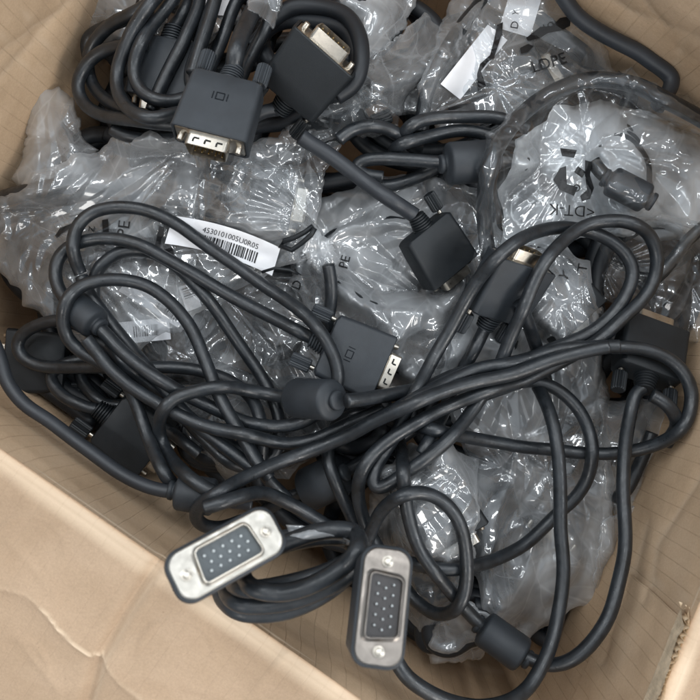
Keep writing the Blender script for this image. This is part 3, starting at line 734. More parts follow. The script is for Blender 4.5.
# ============ CONTENT ============
# ------------------------------------------------------------------ the box
RIM = 150.0; BOT = -330.0
CORN = [np.array(c, float) for c in ((-84 - 350, 350 - 321), (545 - 350, 350 - 759), (787 - 350, 350 - 166), (221 - 350, 350 + 283))]   # left, bottom, right, top (world x,y)
box = thing('cardboard_box', 'open worn brown corrugated cardboard box with its flaps folded out, heaped with video cables', 'box', (0, 0, BOT))
BO = np.array((0, 0, BOT))
TH = 8.0
def outward(i):
    a, b = CORN[i], CORN[(i + 1) % 4]; d = (b - a) / np.linalg.norm(b - a); n = np.array([d[1], -d[0]])
    c = sum(CORN) / 4
    return n if np.dot((a + b) / 2 - c, n) > 0 else -n
OUTC = []
for i in range(4):
    n0, n1 = outward(i - 1), outward(i); m = n0 + n1; m /= np.dot(m, n0); OUTC.append(CORN[i] + m * TH)
def seg_d(px, py, pts):
    best = np.full(np.shape(px), 1e9)
    for a, b in zip(pts[:-1], pts[1:]):
        a = np.array(a, float); b = np.array(b, float); d = b - a
        t = np.clip(((px - a[0]) * d[0] + (py - a[1]) * d[1]) / (d @ d), 0, 1); best = np.minimum(best, np.hypot(px - a[0] - t * d[0], py - a[1] - t * d[1]))
    return best
def vnoise(x, y, seed):
    r = np.random.default_rng(seed); z = np.zeros(np.shape(x))
    for k in range(7):
        a = r.uniform(0, 6.28); f = r.uniform(0.006, 0.035); z += np.sin(x * f * math.cos(a) + y * f * math.sin(a) + r.uniform(0, 6)) / (1 + f * 50)
    return z
WALL_CREASE = {3: [[(-2, 60), (60, 20)], [(0, 85), (40, 45), (75, 5)], [(0, 30), (35, 75), (70, 110)], [(20, 0), (60, 60), (80, 75)]],
               2: [[(590, -5), (625, 18), (665, 30), (700, 40)], [(700, 30), (680, 45), (665, 80)], [(640, 0), (660, 30)]],
               1: [[(700, 470), (650, 540), (640, 600)], [(612, 560), (690, 600)], [(640, 520), (600, 660)]],
               0: [[(560, 655), (600, 640), (640, 690)], [(240, 560), (300, 690)], [(440, 640), (560, 700)]]}
for i in range(4):
    a, b = CORN[i], CORN[(i + 1) % 4]; n = outward(i); L = np.linalg.norm(b - a)
    nu, nv = int(L / 6), 90
    U, Wz = np.meshgrid(np.linspace(0, 1, nu), np.linspace(0, 1, nv))
    z = BOT + (RIM - BOT) * Wz
    X = a[0] + (b[0] - a[0]) * U; Y = a[1] + (b[1] - a[1]) * U
    edge = np.sin(np.pi * U) ** 0.5 * np.clip((RIM - z) / 60, 0, 1)
    f = CAMH / (CAMH - z); PX = 350 + X * f; PY = 350 - Y * f
    disp = 3.0 * vnoise(U * L, z, 10 + i) * edge + BULGE[i] * np.clip((120 - z) / 90, 0, 1) * np.clip(np.sin(np.pi * U) * 6, 0, 1)
    for cr in WALL_CREASE[i]: disp += 2.6 * np.exp(-seg_d(PX, PY, cr) / 5.0) * edge
    X = X + n[0] * disp; Y = Y + n[1] * disp
    V = np.stack([X, Y, z], -1).reshape(-1, 3); idx = np.arange(nu * nv).reshape(nv, nu)
    F = np.stack([idx[:-1, :-1], idx[1:, :-1], idx[1:, 1:], idx[:-1, 1:]], -1).reshape(-1, 4)
    wear = (0.10 * np.exp(-(RIM - z) / 25.0)).ravel()
    for cr in WALL_CREASE[i]: wear = np.maximum(wear, 0.30 * np.exp(-(seg_d(PX, PY, cr) / 2.0) ** 2).ravel())
    uv = np.stack([(U * L / 15.0).ravel(), (z / 15.0).ravel()], -1)
    mesh_np('wall', V, F, 'card_inner', box, uv=uv, wear=wear, off=BO)
    o0, o1 = OUTC[i], OUTC[(i + 1) % 4]
    nu, nv = int(L / 20), 20
    U, Wz = np.meshgrid(np.linspace(0, 1, nu), np.linspace(0, 1, nv)); z = BOT + (RIM - 6 - BOT) * Wz
    X = o0[0] + (o1[0] - o0[0]) * U; Y = o0[1] + (o1[1] - o0[1]) * U
    dd = 3.0 * np.abs(vnoise(U * L, z, 10 + i)) * np.sin(np.pi * U) ** 0.5 * np.clip((RIM - z) / 60, 0, 1) + BULGE[i] * np.clip((120 - z) / 90, 0, 1) * np.clip(np.sin(np.pi * U) * 6, 0, 1)
    V = np.stack([X + n[0] * dd, Y + n[1] * dd, z], -1).reshape(-1, 3); idx = np.arange(nu * nv).reshape(nv, nu)
    F = np.stack([idx[:-1, :-1], idx[:-1, 1:], idx[1:, 1:], idx[1:, :-1]], -1).reshape(-1, 4)
    mesh_np('outer_liner', V, F, 'card_outer', box, uv=np.stack([U.ravel() * 30, z.ravel() / 15], -1), wear=np.zeros(len(V)), off=BO)
cb = [np.array((*c, BOT + 2)) for c in OUTC]
mesh_np('bottom_panel', np.array(cb + [c - np.array((0, 0, 6)) for c in cb]), [(0, 1, 2, 3), (7, 6, 5, 4), (0, 4, 5, 1), (1, 5, 6, 2), (2, 6, 7, 3), (3, 7, 4, 0)], 'card_outer', box, smooth=False, uv=np.zeros((8, 2)), wear=np.zeros(8), off=BO)

RIDGE = [(-40, 580), (0, 585), (22, 590), (36, 598), (52, 614), (62, 627), (80, 643), (92, 651), (104, 653), (114, 668), (126, 682), (142, 694), (160, 712), (200, 760)]
VALE = [(160, 561), (152, 570), (140, 590), (122, 618), (106, 648), (99, 662), (92, 685), (84, 712), (70, 780)]
def flap(i, slope, length, name_shape=0):
    a, b = CORN[i], CORN[(i + 1) % 4]; d = (b - a) / np.linalg.norm(b - a); n = outward(i); L = np.linalg.norm(b - a)
    fine = i in (0, 1)
    nu = int(L / (2.6 if fine else 14)); 
    prof = []                                        # (outward, z, wear) along the section
    rb = 9.0
    for t in np.linspace(0, 1, 9): 
        an = math.radians(90 - slope * 0 ) * t
        prof.append((rb * (1 - math.cos(an)) * 0.9, RIM - rb + rb * math.sin(an), 0.55 + 0.35 * math.sin(math.pi * t)))
    nl = int(length / (2.6 if fine else 14))
    for k in range(1, nl + 1):
        q = k / nl * length; prof.append((rb * 0.9 + q * math.cos(math.radians(slope)), RIM - q * math.sin(math.radians(slope)), max(0, 0.85 - q / 16.0)))
    pr = np.array(prof); nv = len(pr)
    U, K = np.meshgrid(np.linspace(0.012, 0.988, nu), np.arange(nv))
    o = pr[K, 0]; z = pr[K, 1].copy(); w = pr[K, 2]
    q = np.maximum(0, K - 8) / max(1, nv - 9) * length
    wob = 1.3 * np.sin(U * L / 37.0) + 1.0 * np.sin(U * L / 13.0 + 2)
    X = a[0] + (b[0] - a[0]) * U + n[0] * (o + wob * np.exp(-q / 60) * np.clip(q / 20, 0, 1)); Y = a[1] + (b[1] - a[1]) * U + n[1] * (o + wob * np.exp(-q / 60) * np.clip(q / 20, 0, 1))
    f = CAMH / (CAMH - z); PX = 350 + X * f; PY = 350 - Y * f
    on = np.clip(q / 20, 0, 1)
    z += 2.2 * vnoise(U * L, q, 30 + i) * on
    # rubbed rim: patchy
    w = w * (0.55 + 0.45 * np.clip(vnoise(U * L * 3, q * 5, 50 + i) * 0.5 + 0.5, 0, 1))
    if i == 0:
        dr = seg_d(PX, PY, RIDGE); dv = seg_d(PX, PY, VALE)
        z += 4.0 * np.exp(-dr / 3.2) + 3.0 * np.exp(-(dr / 16) ** 2)
        z -= 6.5 * np.exp(-(dv / 6.5) ** 2)
        w = np.maximum(w, 0.75 * np.exp(-(dr / 1.3) ** 2) * np.clip(0.6 + 0.5 * vnoise(PX * 4, PY * 4, 91), 0.15, 1))
        w = np.maximum(w, 0.25 * np.exp(-(seg_d(PX, PY, [(p[0] + 7, p[1]) for p in VALE]) / 2.5) ** 2))
        for (cx, cy, r) in ((30, 552, 36), (178, 655, 38), (15, 672, 34)):
            dd = np.abs(np.hypot(PX - cx, PY - cy) - r); z += 1.5 * np.exp(-(dd / 2.6) ** 2) * np.clip((cy + 8 - PY) / 20, 0, 1)
        for cr in ([(120, 665), (160, 680), (200, 690), (230, 700)], [(8, 540), (40, 575), (60, 600)], [(20, 640), (60, 690)], [(255, 690), (290, 650)]):
            z += 1.8 * np.exp(-seg_d(PX, PY, cr) / 4.0)
    V = np.stack([X, Y, z], -1)
    # underside
    Vb = V.copy(); Vb[..., 2] -= TH * 0.8; Vb[:9] = V[:9]
    Vb[:9, :, 0] += n[0] * 0.5; Vb[:9, :, 1] += n[1] * 0.5; Vb[:9, :, 2] -= 3.0
    nn = nu * nv; idx = np.arange(nn).reshape(nv, nu)
    F = np.stack([idx[:-1, :-1], idx[1:, :-1], idx[1:, 1:], idx[:-1, 1:]], -1).reshape(-1, 4)
    if True: F2 = np.stack([idx[8:-1, :-1], idx[8:-1, 1:], idx[9:, 1:], idx[9:, :-1]], -1).reshape(-1, 4) + nn
    ed = []
    ring = [(int(idx[k, 0]), int(idx[k + 1, 0])) for k in range(8, nv - 1)]; ed += [(p, p + nn, r + nn, r) for p, r in ring]
    ring = [(int(idx[k, -1]), int(idx[k + 1, -1])) for k in range(8, nv - 1)]; ed += [(p, r, r + nn, p + nn) for p, r in ring]
    ring = [(int(idx[-1, k]), int(idx[-1, k + 1])) for k in range(nu - 1)]; ed += [(p, p + nn, r + nn, r) for p, r in ring]
    F = np.vstack([F, F2, np.array(ed)])
    uvv = np.stack([(U * L / 15).ravel(), (q / 15).ravel()], -1)
    mesh_np('flap', np.vstack([V.reshape(-1, 3), Vb.reshape(-1, 3)]), F, 'card_outer', box, uv=np.vstack([uvv, uvv]), wear=np.concatenate([w.ravel(), np.zeros(nn)]), off=BO)
flap(0, 9, 330); flap(1, 22, 260); flap(2, 35, 200); flap(3, 40, 200)

# torn lip of corrugated board standing along the lower right rim, and old tape on that wall
R = random.Random(4)
TL = [(687, 607), (683, 618), (680, 632), (676, 646), (668, 657), (662, 668), (655, 684), (646, 694), (640, 706), (628, 722)]
V, F = [], []
ea, eb = CORN[1], CORN[2]; eL = np.linalg.norm(eb - ea); ed_ = (eb - ea) / eL; en = outward(1)
def torn(inset, zt, zb, amp_, seed, wave=0.0):
    r_ = random.Random(seed); z_ = zt; ox = 0; b0 = len(V); us = np.arange(96, 216, 1.1)
    for k, u in enumerate(us):
        z_ += r_.uniform(-1.2, 1.2) * amp_; z_ = max(zt - 5 * amp_, min(zt + 3 * amp_, z_)); ox = ox * 0.93 + r_.uniform(-0.3, 0.3)
        t = min(1, k / 12, (len(us) - 1 - k) / 12)
        i_ = inset + ox + wave * math.sin(k * 1.15)
        for zz in (zb, (zb + z_) / 2, z_):
            zq = zb + (zz - zb) * t; p = ea + ed_ * u - en * i_ * (0.35 + 0.65 * (zz - zb + 8) / (z_ - zb + 8)); V.append((p[0], p[1], zq))
    for k in range(len(us) - 1):
        for j in (0, 1): F.append((b0 + 3 * k + j, b0 + 3 * k + j + 1, b0 + 3 * k + 4 + j, b0 + 3 * k + 3 + j))
torn(6.5, 157, 134, 0.9, 1); torn(2.0, 156, 142, 0.8, 2); torn(4.2, 154, 138, 0.4, 3, 1.7)
mesh_np('torn_edge', V, F, 'card_torn', box, smooth=False, off=BO)
ta, tb = CORN[1], CORN[2]; tn = outward(1); tL = np.linalg.norm(tb - ta); td = (tb - ta) / tL
U, Z = np.meshgrid(np.linspace(60, 205, 40), np.linspace(5, 140, 40))
ww = 3.0 * vnoise(U, Z, 11) * np.sin(np.pi * U / tL) ** 0.5 * np.clip((RIM - Z) / 60, 0, 1) + BULGE[1] * np.clip((120 - Z) / 90, 0, 1) * np.clip(np.sin(np.pi * U / tL) * 6, 0, 1) - 3.2 + 0.8 * np.sin(U / 9) * np.sin(Z / 15)
f1 = ww.copy()
for cr in WALL_CREASE[1]:
    PX = 350 + (ta[0] + td[0] * U) * CAMH / (CAMH - Z); PY = 350 - (ta[1] + td[1] * U) * CAMH / (CAMH - Z); ww += 2.6 * np.exp(-seg_d(PX, PY, cr) / 5.0) * np.clip((RIM - Z) / 60, 0, 1)
V = np.stack([ta[0] + td[0] * U + tn[0] * ww, ta[1] + td[1] * U + tn[1] * ww, Z], -1).reshape(-1, 3); idx = np.arange(1600).reshape(40, 40)
F = np.stack([idx[:-1, :-1], idx[1:, :-1], idx[1:, 1:], idx[:-1, 1:]], -1).reshape(-1, 4)
mesh_np('glued_patch', V, F, 'card_inner', box, off=BO, wear=np.full(len(V), 0.04), uv=np.stack([(U / 15 + 0.4).ravel(), (Z / 15).ravel()], -1))

fl = mesh_np('floor', [(-8000, -8000, BOT - 8), (8000, -8000, BOT - 8), (8000, 8000, BOT - 8), (-8000, 8000, BOT - 8)], [(0, 1, 2, 3)], 'floor_mat', smooth=False)
fl['kind'] = 'structure'

# ------------------------------------------------------------------ deep layers, seen through the gaps
deep = [(170, 60, 95, 60, 20, 2.6, -190), (330, 120, 110, 70, -30, 2.4, -170), (520, 90, 110, 75, 10, 2.5, -170), (120, 330, 100, 60, -40, 2.6, -150), (290, 330, 110, 65, 15, 2.6, -160),
        (460, 330, 120, 70, 40, 2.4, -150), (590, 330, 90, 70, -60, 2.4, -150), (250, 440, 95, 45, -30, 2.5, -120), (420, 520, 85, 60, 30, 2.5, -150), (560, 500, 80, 70, 70, 2.4, -150), (630, 180, 70, 90, 20, 2.3, -140), (60, 250, 60, 70, 30, 2.2, -130),
        (640, 400, 60, 50, 60, 3.3, -110), (500, 420, 75, 55, 10, 3.4, -110), (70, 400, 55, 28, -35, 3.2, -95), (330, 480, 95, 38, -20, 3.4, -105), (300, 230, 90, 45, 10, 3.4, -110), (430, 100, 75, 45, 0, 3.4, -110), (180, 20, 90, 45, 5, 3.4, -110), (330, 30, 90, 45, 5, 3.4, -110), (640, 270, 70, 50, 50, 3.3, -110), (570, 590, 45, 45, 30, 3.0, -115), (450, 610, 60, 30, -10, 3.0, -110), (590, 60, 60, 50, 30, 3.0, -120)]
dl = ['black cable coil deep under the upper left bundle', 'black cable coil deep under the dark gold-lipped connector', 'black cable coil deep under the bag printed LDPE', 'black cable coil deep below the left loops', 'black cable coil deep under the middle of the heap',
      'black cable coil deep under the crossing strands', 'black cable coil deep beneath the right hand loops', 'black cable coil sunk under the lower left loops', 'black cable coil deep behind the upright connector', 'black cable coil deep under the lower right bag', 'black cable coil deep under the large hazy bag', 'black cable coil deep by the left box corner',
      'black cable coil packed below the wide screw connector', 'black cable coil packed under the strands crossing right of centre', 'black cable coil packed in the left pocket by the rim', 'black cable coil packed below the lower left core cylinder', 'black cable coil packed under the barcode bag', 'black cable coil packed under the upper middle flat coil', 'black cable coil packed under the bundle at the upper left edge', 'black cable coil packed under the top edge of the photo', 'black cable coil packed under the silvery bag at right', 'black cable coil packed in the lower right corner of the box', 'black cable coil packed below the bag tail at the bottom', 'black cable coil packed under the cable bent along the upper right wall']
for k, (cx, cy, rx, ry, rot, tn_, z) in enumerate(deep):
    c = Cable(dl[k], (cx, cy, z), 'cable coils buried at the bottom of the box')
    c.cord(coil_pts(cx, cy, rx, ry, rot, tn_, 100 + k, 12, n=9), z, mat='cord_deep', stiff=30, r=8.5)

RF = random.Random(77)
Hd = H.copy()
for k in range(22):
    B = gblur(np.where((GX > 20) & (GX < 700) & (GY > -20) & (GY < 680), (H < -180) * 1.0, 0), 25)
    # keep to the inside of the box
    W_ = atv(GX, GY, np.full(GX.shape, -150.0)); ok = np.ones(GX.shape, bool)
    for i in range(4):
        a, b = CORN[i], CORN[(i + 1) % 4]; n = outward(i); ok &= ((W_[..., 0] - a[0]) * n[0] + (W_[..., 1] - a[1]) * n[1]) < -45
    B = np.where(ok, B, 0); iy, ix = np.unravel_index(np.argmax(B), B.shape)
    if B[iy, ix] < 0.1: break
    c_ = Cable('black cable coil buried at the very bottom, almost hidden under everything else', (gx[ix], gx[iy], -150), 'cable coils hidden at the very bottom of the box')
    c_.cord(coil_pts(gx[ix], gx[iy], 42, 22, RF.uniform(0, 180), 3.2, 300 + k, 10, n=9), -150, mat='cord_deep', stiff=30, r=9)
# ------------------------------------------------------------------ lower bags
bV = Bag('crumpled clear bag with a barcode under the left loops', [(112, 285), (160, 255), (230, 250), (300, 275), (335, 320), (345, 390), (330, 450), (290, 480), (230, 485), (180, 440), (140, 400), (110, 350)], -85, 12, seed=21, gathers=((235, 300, 60), (170, 350, 50)), amp=1.1)
sticker(bV, (143, 331), (1, -0.10), 54, 22, None, code=(-0.35, 0.55, -0.5, 0.5), seed=5)
sticker(bV, (152, 304), (1, 0.62), 70, 13, None, code=(0.1, 0.95, -0.7, 0.3), seed=8)
sticker(bV, (190, 297), (0.35, 1), 26, 16, None, code=(-0.8, 0.0, -0.7, 0.7), seed=9)
cY = Cable('black cable sealed inside the middle clear bag', (390, 270, -80), 'cables sealed inside clear bags')
cY.cord(coil_pts(395, 265, 80, 42, -10, 2.1, 41, 6), -75)
bY = Bag('large glossy crumpled clear bag across the middle of the heap', [(285, 240), (320, 200), (370, 175), (430, 170), (490, 190), (510, 240), (500, 300), (470, 350), (440, 395), (390, 400), (345, 370), (310, 320), (290, 285)], -62, 12, seed=22, gathers=((330, 250, 90), (470, 320, 70)), amp=1.25, mat='film_milky')
for t, x, y, d in (('D', 297, 285, 70), ('V', 298, 274, 70), ('PE', 345, 262, 75)): bY.text(t, x, y, 13, d)
cR2 = Cable('black cable sealed inside the tall clear bag on the lower right', (540, 440, -90), 'cables sealed inside clear bags')
cR2.cord([(500, 610), (482, 570), (488, 520), (510, 480), (520, 430), (505, 380), (520, 320), (550, 280), (580, 290), (597, 330), (592, 400), (585, 460), (580, 520), (560, 570), (530, 600), (505, 590), (500, 550), (515, 500), (540, 460)], -85, r=7.5)
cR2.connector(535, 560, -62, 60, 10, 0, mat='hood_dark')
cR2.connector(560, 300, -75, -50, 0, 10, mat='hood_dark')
bR2 = Bag('tall clear bag with bright crumples under the right hand loops', [(445, 330), (480, 270), (520, 240), (560, 236), (590, 262), (603, 310), (608, 400), (614, 480), (617, 555), (597, 606), (560, 622), (520, 650), (495, 640), (482, 610), (470, 570), (466, 520), (470, 470), (452, 420), (440, 380)], -62, 14, centre=(535, 440), seed=23, gathers=((470, 620, 80, 24), (560, 300, 50, 22), (520, 470, 70, 18)), amp=1.25, mat='film_milky')
for t, x, y, d in (('T', 583, 268, 80), ('Y', 565, 276, 50)): bR2.text(t, x, y, 14, d)
bRL = Bag('small clear bag squeezed under the wide screw connector', [(598, 400), (640, 398), (680, 405), (706, 425), (704, 452), (682, 474), (664, 492), (650, 520), (622, 528), (604, 500), (598, 440)], -62, 10, seed=24, amp=1.0)
bRL2 = Bag('strip of clear bag hanging down by the lower right wall', [(600, 520), (634, 505), (660, 498), (654, 530), (640, 560), (622, 590), (600, 612), (592, 580)], -80, 8, seed=25, amp=0.8)
cL = Cable('black cable sealed inside the clear bag beside the upright connector', (430, 540, -90), 'cables sealed inside clear bags')
cL.cord(coil_pts(425, 545, 32, 55, 12, 1.6, 42, 4), -110)
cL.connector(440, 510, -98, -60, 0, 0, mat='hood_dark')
bL = Bag('clear bag bunched behind the upright connector', [(372, 470), (410, 445), (450, 440), (478, 462), (480, 510), (474, 560), (468, 600), (455, 625), (420, 632), (395, 610), (378, 570), (365, 520)], -78, 10, seed=26, gathers=((430, 600, 60, 20),), amp=1.1, mat='film_pale')
bT2 = Bag('loose clear bag tail beside the grooved cylinder', [(424, 652), (432, 630), (448, 605), (470, 600), (492, 615), (503, 640), (480, 660), (455, 664), (430, 665)], -60, 8, seed=27, gathers=((470, 600, 60, 16),), amp=0.7, mat='film_frosted', back=False)

# ------------------------------------------------------------------ left pocket connectors
c9 = Cable('black cable with a stout dark connector against the left wall', (30, 370, -60))
r9 = c9.connector(38, 362, -70, 176, 8, 0, mat='hood_dark', lift=False)
c9.cord([(r9[0], r9[1]), (80, 380), (105, 405), (135, 405), (170, 430), (200, 455)], -70, zend=(r9[2], None))
c10 = Cable('black cable ending in a pinned connector under the lower left loops', (135, 435, -60))
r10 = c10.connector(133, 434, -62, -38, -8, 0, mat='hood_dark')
c10.cord([(r10[0], r10[1]), (88, 408), (60, 395), (50, 375), (80, 360), (130, 370), (180, 400)], -72, zend=(r10[2], None))
cF4 = Cable('black cable with a thick core cylinder below the crossing strands', (320, 480, -60))
cF4.cord([(250, 520), (285, 500), (322, 482), (360, 462), (400, 440), (440, 410)], -72, ferr=((324, 481, 42, 23),))

# ------------------------------------------------------------------ top left
bTL = Bag('clear bag pushed behind the upper left bundle', [(84, -25), (150, -40), (240, -30), (245, 20), (200, 50), (140, 55), (100, 50), (86, 28)], -60, 10, seed=31, amp=1.0, mat='film_frosted')
sticker(bTL, (214, 2), (1, 0.05), 34, 26, None, code=None)
bPk = Bag('small frosted bag end standing up in the upper left', [(24, 100), (38, 84), (58, 86), (74, 98), (80, 120), (84, 140), (98, 150), (80, 175), (50, 195), (20, 200), (12, 178), (24, 150)], -45, 26, centre=(52, 140), seed=32, gathers=((45, 85, 70, 20),), amp=0.9, mat='film_frosted')
cP2 = Cable('upper left cable whose connector hides behind the coiled bundle', (168, 70, -45))
r2 = cP2.connector(166, 72, -42, 260, 0, 0)
cP2.cord([(r2[0], r2[1]), (183, 14), (192, -20), (215, -70)], -45, zend=(r2[2], None))
cPD = Cable('dark cable loops lying beneath the upper left bundle', (160, 110, -60))
cPD.cord([(110, 128), (125, 135), (150, 138), (200, 135), (250, 128), (300, 120), (330, 95), (345, 60)], -60)
cPD.cord([(88, 60), (86, 40), (105, 28), (135, 14), (165, -10)], -50)
# ------------------------------------------------------------------ top middle
cTM = Cable('thin black cable inside the small clear bag at the top middle', (395, 30, -40), 'cables sealed inside clear bags')
cTM.cord([(400, -30), (407, 0), (402, 25), (388, 45), (370, 58), (345, 66)], -40, r=5)
bTM = Bag('small clear bag draped over a thin cable at the top middle', [(325, -25), (370, -40), (420, -30), (416, 5), (405, 28), (385, 50), (362, 68), (350, 60), (352, 30), (340, 5)], -34, 6, seed=34, gathers=((350, 70, 70, 20),), amp=0.9, mat='film_frosted')
cM2 = Cable('black cable wrapped in the dark creased bag at the top centre', (420, 80, -60), 'cables sealed inside clear bags')
cM2.connector(330, 110, -50, 200, 0, 0, mat='hood_dark')
cM2.cord([(370, 95), (400, 80), (440, 60), (470, 30)], -65, r=9)
bM2 = Bag('dark creased clear bag at the top centre', [(350, 75), (380, 50), (405, 30), (425, 12), (450, 28), (470, 60), (455, 100), (430, 118), (395, 115), (360, 100)], -52, 10, seed=35, gathers=((350, 72, 90, 22),), amp=1.1)
bM3 = Bag('small dark crumpled bag below the gold-lipped connector', [(305, 118), (325, 92), (355, 84), (380, 92), (400, 112), (398, 130), (372, 138), (335, 135)], -30, 10, seed=36, gathers=((350, 100, 40, 14),), amp=1.0, mat='film_clear')
cW = Cable('black cable curving inside the bag printed LDPE', (480, 60, -60), 'cables sealed inside clear bags')
cW.cord([(422, 135), (426, 100), (440, 60), (462, 25), (490, -10), (510, -50)], -50, r=7.5)
cW.cord([(470, 110), (500, 118), (540, 105), (575, 85), (590, 50), (575, 10), (560, -30)], -75, r=7.5)
cW.connector(520, 90, -55, 30, 0, 0, mat='hood_dark')
bW = Bag('tall clear bag with two white labels and black LDPE print at the top', [(462, -40), (530, -60), (585, -40), (605, 5), (606, 50), (618, 75), (575, 92), (545, 105), (520, 122), (480, 128), (440, 132), (416, 122), (418, 85), (435, 40)], -52, 14, centre=(515, 50), seed=37, gathers=((500, 85, 60, 22), (560, 40, 50, 18)), amp=1.15, mat='film_mid')
sticker(bW, (474, 62), (-0.62, 0.78), 76, 25, None, code=None, lift=-3.5)
sticker(bW, (522, 8), (-0.3, 1), 52, 32, None, code=None, lift=-3.5)
bW.text('LDPE', 549, 63, 16, 17, lift=1.6)
bW.text('D', 515, 25, 11, 80, lift=3.4); bW.text('Y', 516, 13, 9, 70, lift=3.4); bW.text('LO', 549, 26, 9, 20, lift=2.2)
for pg in ([[(526, 38), (540, 27), (552, 26), (560, 18), (571, 16), (570, 26), (560, 31), (548, 33), (540, 38), (528, 41)], [(520, 48), (528, 44), (534, 46), (528, 52), (521, 54)],
                          [(497, 25), (503, 22), (502, 34), (498, 46), (494, 58), (488, 62), (481, 71), (480, 84), (486, 86), (478, 91), (477, 74), (480, 64), (490, 55), (494, 40)],
                          [(448, 108), (462, 104), (474, 103), (476, 110), (462, 111), (450, 113)]]): bW.ink('recycling_arrow', [pg], lift=2.2)

# ------------------------------------------------------------------ left big bag with the barcode
cS = Cable('black cable sealed inside the large bag on the left', (150, 220, -60), 'cables sealed inside clear bags')
cS.cord([(-30, 215), (0, 200), (50, 188), (110, 180), (180, 182), (240, 195), (280, 215), (295, 240), (270, 262), (220, 270), (160, 265)], -52, r=8.5)
cS.cord([(-30, 228), (10, 216), (70, 200), (140, 196), (210, 210), (250, 235)], -62, r=8.5)
rS = cS.connector(265, 200, -46, -10, 0, 0, mat='hood_dark')
bS = Bag('large clear bag on the left with a white barcode label and black print', [(-60, 205), (-10, 195), (30, 172), (75, 155), (112, 140), (150, 131), (185, 134), (230, 142), (275, 150), (302, 168), (318, 200), (321, 232), (302, 262), (262, 278), (225, 300), (180, 330), (140, 350), (105, 365), (80, 350), (50, 325), (24, 305), (10, 285), (-30, 255), (-70, 240)], -42, 12, centre=(140, 238), seed=38, gathers=((317, 232, 120, 40), (190, 145, 60, 22), (35, 235, 50, 22)), amp=1.2, mat='film_pale')
sticker(bS, (224, 241), (1, 0.30), 112, 29, '4530101005U0R05', code=(-0.42, 0.62, -0.05, 0.72), seed=3, curve=-5)
bS.text('PE', 124, 229, 17, 82, lift=1.8); bS.text('H', 92, 238, 13, 85, lift=1.8); bS.text('Z', 92, 229, 9, 85, lift=1.8)
for pg in ([[(55, 236), (60, 228), (70, 224), (82, 221), (82, 225), (71, 228), (62, 233), (57, 238)], [(102, 220), (108, 219), (109, 232), (103, 234)], [(159, 226), (164, 227), (160, 247), (155, 246)], [(164, 250), (172, 247), (174, 254), (166, 256)]]): bS.ink('recycling_arrow', [pg], lift=1.8)
bTt = Bag('twisted tail of the left bag hanging beside the tie', [(305, 238), (318, 230), (330, 240), (340, 258), (336, 270), (322, 276), (308, 264), (302, 250)], -25, 8, centre=(320, 252), seed=39, gathers=((316, 232, 60, 18),), amp=0.8, mat='film_frosted', back=False)
cTie = Cable('short black cable end dropping out of the twisted bag tail', (330, 300, -40))
cTie.cord([(327, 262), (330, 280), (331, 300), (329, 318), (325, 345)], -30)
tie = Bag('black twist tie knotted round the neck of the left bag', [(1, 1), (2, 1), (2, 2)], 0, back=False) if False else None
tt = thing('twist_tie', 'black twist tie knotted round the neck of the left bag', 'tie', at(300, 240, 0))
tube('loop', [at(x, y, z) for x, y, z in [(313, 226, 2), (305, 232, 0), (294, 238, -6), (284, 241, -10), (280, 246, -12), (292, 250, -8), (302, 243, -2), (311, 235, 5), (315, 228, 6)]], 2.6, 'hood_dark', tt, at(300, 240, 0), sides=8)
tube('tail_end', [at(x, y, z) for x, y, z in [(262, 272, -6), (275, 268, 0), (290, 270, 2), (298, 274, -2)]], 1.5, 'hood_dark', tt, at(300, 240, 0), sides=8)

# ------------------------------------------------------------------ star-shaped wrinkled bag right of the label
bC = Bag('spiky wrinkled bag below the screen-marked connector', [(232, 150), (262, 138), (280, 135), (294, 112), (306, 128), (330, 128), (342, 145), (338, 160), (325, 172), (322, 205), (316, 228), (305, 215), (285, 190), (255, 178), (228, 170)], -16, 6, centre=(298, 158), seed=40, gathers=((306, 148, 60, 26), (300, 190, 50, 20)), amp=0.9, mat='film_mid', back=False)

cT = Cable('dark coiled cable at the top with an empty gold-lipped connector', (305, 70, -30))
cT.cord([(250, 48), (278, 24), (310, 22), (345, 30), (356, 50), (354, 75), (340, 92), (310, 100)], -40, mat='cord_deep', r=8)
cT.cord([(262, 30), (290, 8), (320, 6), (345, 14), (358, 35), (361, 62), (354, 84), (335, 98)], -32, mat='cord_deep', r=8)
cT.cord([(235, 135), (262, 125), (290, 118), (320, 100)], -40, mat='cord_deep')
rT = cT.connector(307, 74, 8, 43, 32, -18, mat='hood_dark')
cT.cord([(rT[0], rT[1]), (262, 112), (240, 130), (220, 150)], -10, zend=(rT[2], None), mat='cord_deep')
cP = Cable('long cable coiled in the upper left bundle with its screen-marked connector facing down', (215, 110, 0))
cP.cord([(182, -25), (200, -5), (187, 35), (172, 65), (158, 92), (150, 112)], -20, stiff=12)
cP.cord([(150, 2), (135, 12), (113, 24), (95, 42), (88, 62), (92, 85), (105, 100), (125, 110), (150, 117), (185, 122)], -30, stiff=12)
cP.cord([(150, 44), (125, 45), (101, 51), (84, 66), (77, 86), (85, 105), (103, 116), (135, 121), (165, 124), (205, 125)], -22, stiff=12)
cP.cord([(260, -60), (243, -10), (233, 10), (222, 38), (212, 62), (205, 85), (215, 100)], -8, stiff=12)
cP.cord([(195, -40), (171, 0), (146, 33), (135, 64), (138, 87), (151, 99), (172, 102), (188, 97), (210, 98)], -8, stiff=12)
cP.cord([(185, -40), (154, 0), (130, 34), (117, 68), (118, 94), (130, 111), (152, 119), (176, 114), (205, 110)], -8, stiff=12)
cP.cord([(240, -60), (215, 0), (200, 45), (190, 75), (195, 95)], -14, stiff=12)
cP.cord([(275, -30), (275, 0), (265, 28), (254, 50), (243, 72), (235, 95)], -6, stiff=12)
